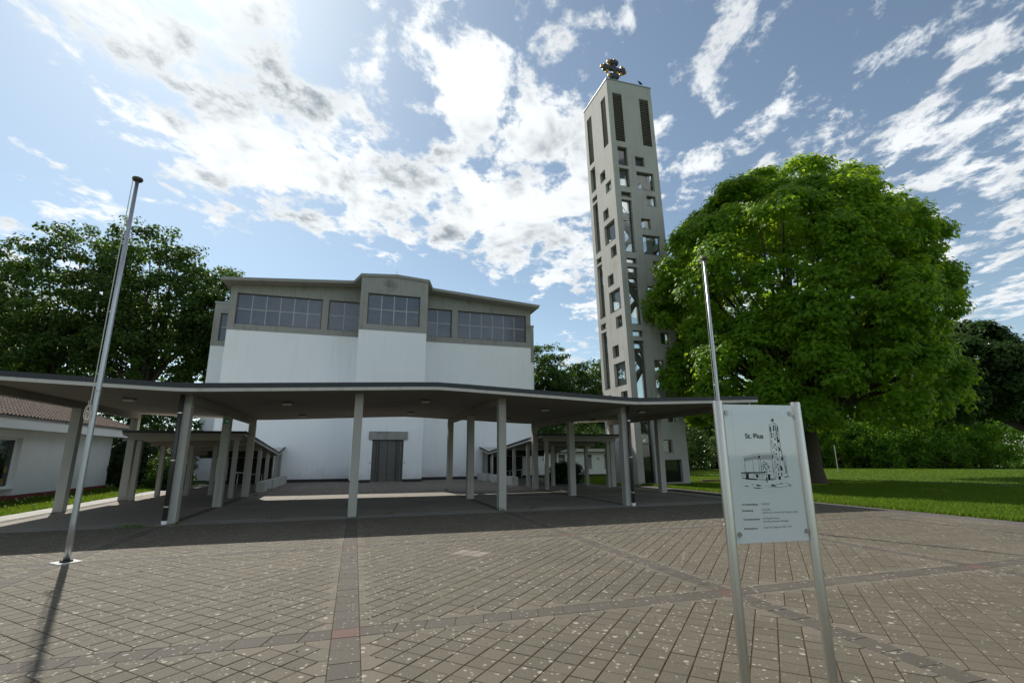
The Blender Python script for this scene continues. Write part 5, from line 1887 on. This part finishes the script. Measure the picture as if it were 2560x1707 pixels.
# oaks behind the house
for i, (x_, y_, cz, rx, rz, n, lab) in enumerate([
        (-26.8, 54.0, 15.2, 6.6, 7.0, 330, 'tall loose-crowned oak behind the white house, left of the flagpole top'),
        (-18.5, 51.5, 15.6, 5.6, 7.2, 320, 'tall oak with ragged top rising behind the left flagpole'),
        (-35.5, 61.0, 13.2, 6.4, 6.6, 240, 'oak at the left edge of the picture behind the white house'),
        (-13.2, 55.5, 14.6, 4.6, 6.4, 220, 'oak leaning out beside the left eave of the church')]):
    tree('oak_tree', (x_, y_, 0), 7.5, 0.42, [((x_, y_, cz), (rx, rx * 0.95, rz), n, 0.40, 1.0, -0.75), ((x_, y_, cz - 4.5), (rx * 1.05, rx, 4.4), int(n * 0.45), 0.4, 1.0, -0.8)], None, 'oak_leaf', 0.26, 72, 0.95, lab, 20 + i, 'oaks behind the white house', 40, 'round', flat=0.6)
# trees seen between church and tower
for i, (x_, y_, cz, rx, rz, n, lab) in enumerate([
        (21.6, 55.0, 10.6, 3.7, 4.6, 190, 'tree with pointed top showing beside the right corner of the church'),
        (27.3, 57.5, 9.6, 3.4, 3.6, 130, 'loose tree in the gap between church and tower'),
        (31.6, 60.0, 10.3, 3.8, 4.0, 150, 'tree showing just left of the bell tower')]):
    tree('garden_tree', (x_, y_, 0), 4.5, 0.26, [((x_, y_, cz), (rx, rx, rz), n, 0.35, 1.0, -0.8), ((x_, y_, cz - 3.6), (rx * 1.1, rx, 3.4), int(n * 0.6), 0.4, 1.0, -0.9)], None, 'oak_leaf', 0.25, 62, 0.8, lab, 40 + i, 'trees behind the church', 22, 'round')

# hedge of separate shrubs along the far side of the lawn
rr_ = random.Random(5)
hl = [(48.0, 51.3), (69.5, 35.6)]
n = 11
for k in range(n):
    f = (k - 0.6) / (n - 1)
    x_ = hl[0][0] + (hl[1][0] - hl[0][0]) * f + rr_.uniform(-.6, .6) + 1.6
    y_ = hl[0][1] + (hl[1][1] - hl[0][1]) * f + rr_.uniform(-.6, .6) + 1.6
    hgt = [5.6, 4.2, 5.0, 6.4, 6.9, 6.0, 6.2, 5.2, 6.8, 7.6, 7.2][k]
    nth = ['first', 'second', 'third', 'fourth', 'fifth', 'sixth', 'seventh', 'eighth', 'ninth', 'tenth', 'eleventh'][k]
    shrub('hedge_shrub', (x_, y_, 0), (2.8, 2.4, hgt), 210, 0.32, 44, 'shrub_leaf', nth + ' shrub from the left in the hedge beyond the lawn', 60 + k, 'shrub', 'shrubs of the hedge beyond the lawn', 0.75, 'oval')
for k in range(9):
    f = (k - 0.6) / 8
    x_ = hl[0][0] + (hl[1][0] - hl[0][0]) * f + 6.5
    y_ = hl[0][1] + (hl[1][1] - hl[0][1]) * f + 6.5
    shrub('back_shrub', (x_, y_, 0), (3.6, 3.2, 5.0 + (k % 3) * 0.5), 230, 0.42, 44, 'oak_leaf', ['first', 'second', 'third', 'fourth', 'fifth', 'sixth', 'seventh', 'eighth', 'ninth'][k] + ' tall dark shrub from the left in the row behind the hedge', 90 + k, 'shrub', 'tall shrubs behind the hedge', 0.85, 'round')
# bushes right of the tower, under the maple
for k, (x_, y_, rx, hgt, lab) in enumerate([(25.6, 37.5, 2.2, 4.2, 'dark bush to the right of the foot of the bell tower'), (34.0, 46.0, 2.6, 5.0, 'bush beyond the maple trunk, left of it'), (39.5, 45.5, 2.4, 4.6, 'bush beyond the maple trunk, right of it'), (44.2, 50.5, 2.6, 5.2, 'bush at the left end of the far hedge'), (29.5, 43.5, 2.3, 6.2, 'tall bush in the shade between tower and maple')]):
    shrub('garden_bush', (x_, y_, 0), (rx, rx * .9, hgt), 110, 0.26, 42, 'dark_leaf', lab, 120 + k, 'bush', None, 0.6)
for k in range(7):
    shrub('far_bush', (24.0 + k * 4.4, 56.0 - k * 0.6 + (k % 2), 0), (3.2, 2.6, 5.2 + (k % 3) * 0.7), 170, 0.40, 44, 'dark_leaf', ['first', 'second', 'third', 'fourth', 'fifth', 'sixth', 'seventh'][k] + ' bush from the left in the dark row behind tower and maple', 180 + k, 'bush', 'dark bushes behind tower and maple', 0.85, 'round')
# planting around the side roofs and the house
for k, (x_, y_, rx, hgt, m_, lab) in enumerate([
        (12.3, 28.4, 1.0, 1.25, 'ivy_leaf', 'round dark bush behind the columns of the right roof'),
        (-9.6, 32.0, 1.15, 2.2, 'oak_leaf', 'leafy shrub seen between the columns of the left roof'),
        (-12.6, 34.3, 1.3, 3.0, 'ivy_leaf', 'dark ivy bush against the end wall of the white house'),
        (-11.5, 37.5, 1.5, 3.3, 'ivy_leaf', 'dark bush behind the end of the white house'),
        (-13.6, 42.0, 2.6, 6.0, 'dark_leaf', 'tall bush in the shade behind the left roof'),
        (-9.6, 45.5, 2.6, 6.4, 'dark_leaf', 'tall bush beside the left transept of the church'),
        (-22.0, 45.0, 3.0, 6.6, 'dark_leaf', 'tall bush behind the ridge of the white house'),
        (-12.15, 33.75, 0.85, 2.75, 'ivy_leaf', 'dense dark ivy hanging at the corner of the white house'),
        (-17.5, 43.5, 2.9, 6.4, 'dark_leaf', 'tall bush behind the tiled roof of the white house'),
        (16.8, 43.5, 2.6, 4.6, 'dark_leaf', 'tall bush rising behind the low annex, left part'),
        (21.5, 43.8, 2.8, 5.0, 'dark_leaf', 'tall bush rising behind the low annex, middle part'),
        (26.5, 44.0, 2.8, 5.2, 'dark_leaf', 'tall bush rising behind the low annex near the tower')]):
    shrub('planted_bush', (x_, y_, 0), (rx, rx, hgt), int(70 + 44 * rx), 0.14 if hgt < 3.4 else 0.26, 60 if hgt < 3.4 else 42, m_, lab, 140 + k, 'bush', None, 0.32 if hgt < 3.4 else 0.6)

# ------------------------------------------------------------------ grass


def grass(name, n, area, hgt, label, dens=None, flowers=0):
    x0, x1, y0, y1 = area
    x_ = RNG.uniform(x0, x1, n)
    y_ = RNG.uniform(y0, y1, n)
    if dens is not None:
        k = dens(x_, y_)
        x_, y_ = x_[k], y_[k]
    n = len(x_)
    h_ = hgt * RNG.uniform(0.5, 1.4, n)
    an = RNG.uniform(0, 2 * math.pi, n)
    wd = 0.006 + 0.010 * RNG.random(n) + hgt * 0.06
    ln = RNG.normal(0, 0.5, (n, 2)) * h_[:, None]
    co = np.empty((n, 3, 3), np.float32)
    co[:, 0] = np.stack([x_ - wd * np.cos(an), y_ - wd * np.sin(an), np.full(n, -0.045)], 1)
    co[:, 1] = np.stack([x_ + wd * np.cos(an), y_ + wd * np.sin(an), np.full(n, -0.045)], 1)
    co[:, 2] = np.stack([x_ + ln[:, 0], y_ + ln[:, 1], -0.045 + h_], 1)
    me = fast_mesh(name, co.reshape(-1, 3), np.arange(n * 3), 3, 'grass_blade', np.repeat(RNG.random(n), 3))
    return tag(link(name, me), label, 'grass', kind='stuff')


grass('grass', 150000, (15.46, 30, 6.0, 26), 0.075, 'mown grass blades on the lawn at the right of the plaza', lambda x_, y_: ~((x_ < 19.0) & (y_ > 25.1)))
grass('grass', 90000, (22, 62, 10, 48), 0.075, 'mown grass blades on the far part of the right lawn', lambda x_, y_: (x_ > 30) | (y_ > 26))
grass('grass', 45000, (-12.72, -9.64, 12, 34), 0.13, 'uneven grass strip in front of the white house')
grass('grass', 30000, (8.0, 26, 24.5, 37.9), 0.085, 'grass behind the right low roof', lambda x_, y_: ((x_ > 13.5) | (y_ > 26.2) & (x_ > 13.0)) & ~((x_ > 15.2) & (x_ < 18.9) & (y_ > 25.1) & (y_ < 28.8)))
grass('grass', 16000, (15.36, 15.75, 4, 25), 0.13, 'longer ragged grass along the asphalt edge of the right lawn')
# pale flower heads in the left strip
n = 90
x_, y_ = RNG.uniform(-12.5, -9.8, n), RNG.uniform(14, 27, n)
P = np.stack([x_, y_, RNG.uniform(0.12, 0.2, n)], 1)
tag(link('clover_flowers', leaves_mesh('clover_flowers', P, np.tile([0.3, -0.3, 1.0], (n, 1)), 0.06, 'round', 'flower_head')), 'small pale flower heads in the grass by the white house', 'flowers', kind='stuff')
n = 70
x_, y_ = RNG.uniform(15.6, 24, n), RNG.uniform(6, 16, n)
P = np.stack([x_, y_, RNG.uniform(0.02, 0.06, n)], 1)
tag(link('clover_flowers', leaves_mesh('clover_flowers', P, np.tile([0.0, -0.3, 1.0], (n, 1)), 0.022, 'round', 'flower_head')), 'small pale flower heads near the right lawn edge', 'flowers', kind='stuff')


def weeds(spots, label):
    P, N = [], []
    for x_, y_, r_, h_, k in spots:
        for _ in range(k):
            a, q_ = RNG.uniform(0, 6.283), r_ * math.sqrt(RNG.random())
            P.append((x_ + q_ * math.cos(a), y_ + q_ * math.sin(a) * 0.6, RNG.uniform(0, h_)))
            N.append((math.cos(a), math.sin(a), 0.8))
    tag(link('weeds', leaves_mesh('weeds', np.array(P), np.array(N, float), 0.045, 'oval', 'grass_blade', -0.8)), label, 'weeds', kind='stuff')


weeds([(-4.1, 14.72, 0.10, 0.05, 40), (-4.9, 14.5, 0.42, 0.04, 160), (4.3, 14.9, 0.16, 0.07, 60), (5.5, 15.25, 0.2, 0.05, 50), (-3.9, 24.1, 0.2, 0.1, 60), (4.2, 23.85, 0.14, 0.12, 50), (-2.0, 15.2, 0.3, 0.03, 50), (1.0, 15.25, 0.2, 0.03, 40)], 'small weeds growing in the joints beside the canopy kerb')
weeds([(CX - 6.2, 28.0, 0.18, 0.08, 80), (CX + 6.2, 29.9, 0.2, 0.1, 80), (CX + 6.25, 31.5, 0.2, 0.1, 60), (8.95, 24.6, 0.25, 0.1, 70), (-8.7, 24.9, 0.4, 0.25, 160)], 'weeds tucked against the seat blocks and roof columns')
# fallen bits on the paving: twigs, pale pods
mb = MB()
for k in range(150):
    x_, y_ = RNG.uniform(-6, 13), RNG.uniform(3.5, 14)
    a = RNG.uniform(0, 6.283)
    L = RNG.uniform(0.006, 0.022)
    w_ = RNG.uniform(0.003, 0.008)
    dx_, dy_ = math.cos(a), math.sin(a)
    mb.hexa([(x_ - dx_ * L - dy_ * w_, y_ - dy_ * L + dx_ * w_, 0.001), (x_ + dx_ * L - dy_ * w_, y_ + dy_ * L + dx_ * w_, 0.001), (x_ + dx_ * L + dy_ * w_, y_ + dy_ * L - dx_ * w_, 0.001), (x_ - dx_ * L + dy_ * w_, y_ - dy_ * L - dx_ * w_, 0.001)] +
            [(x_ - dx_ * L * .8, y_ - dy_ * L * .8, 0.008), (x_ + dx_ * L * .8, y_ + dy_ * L * .8, 0.009), (x_ + dx_ * L * .7 + dy_ * w_ * .6, y_ + dy_ * L * .7 - dx_ * w_ * .6, 0.008), (x_ - dx_ * L * .7 + dy_ * w_ * .6, y_ - dy_ * L * .7 - dx_ * w_ * .6, 0.007)])
tag(mb.build('leaf_litter', 'old_timber'), 'tiny dry leaf and twig crumbs scattered on the plaza', 'litter', kind='stuff')

# ------------------------------------------------------------------ lawn furniture
th = thing('lamp_post', (44.6, 37.2, 0), 'slim pale post on the lawn in front of the far hedge', 'post')
MB().lathe([(0.05, -0.05), (0.045, 0.3), (0.03, 0.32), (0.028, 2.45), (0.0, 2.46)], (44.6, 37.2, 0), 12).build('shaft', 'band_concrete', th, smooth=True)
MB().lathe([(0.055, -0.03), (0.10, -0.03), (0.10, 0.04), (0.058, 0.05)], (44.6, 37.2, 0), 12).build('foot', 'band_concrete', th)
th = thing('timber_edging', (21.5, 26.2, 0), 'low weathered timber beams lying on the lawn right of the tower', 'beam')
for k in range(3):
    x_ = 20.3 + k * 1.0
    MB().box(x_ + 0.01, x_ + 0.99, 26.1 - k * 0.05, 26.26 - k * 0.05, -0.05, 0.13).build('beam', 'old_timber', th, bevel=0.015)
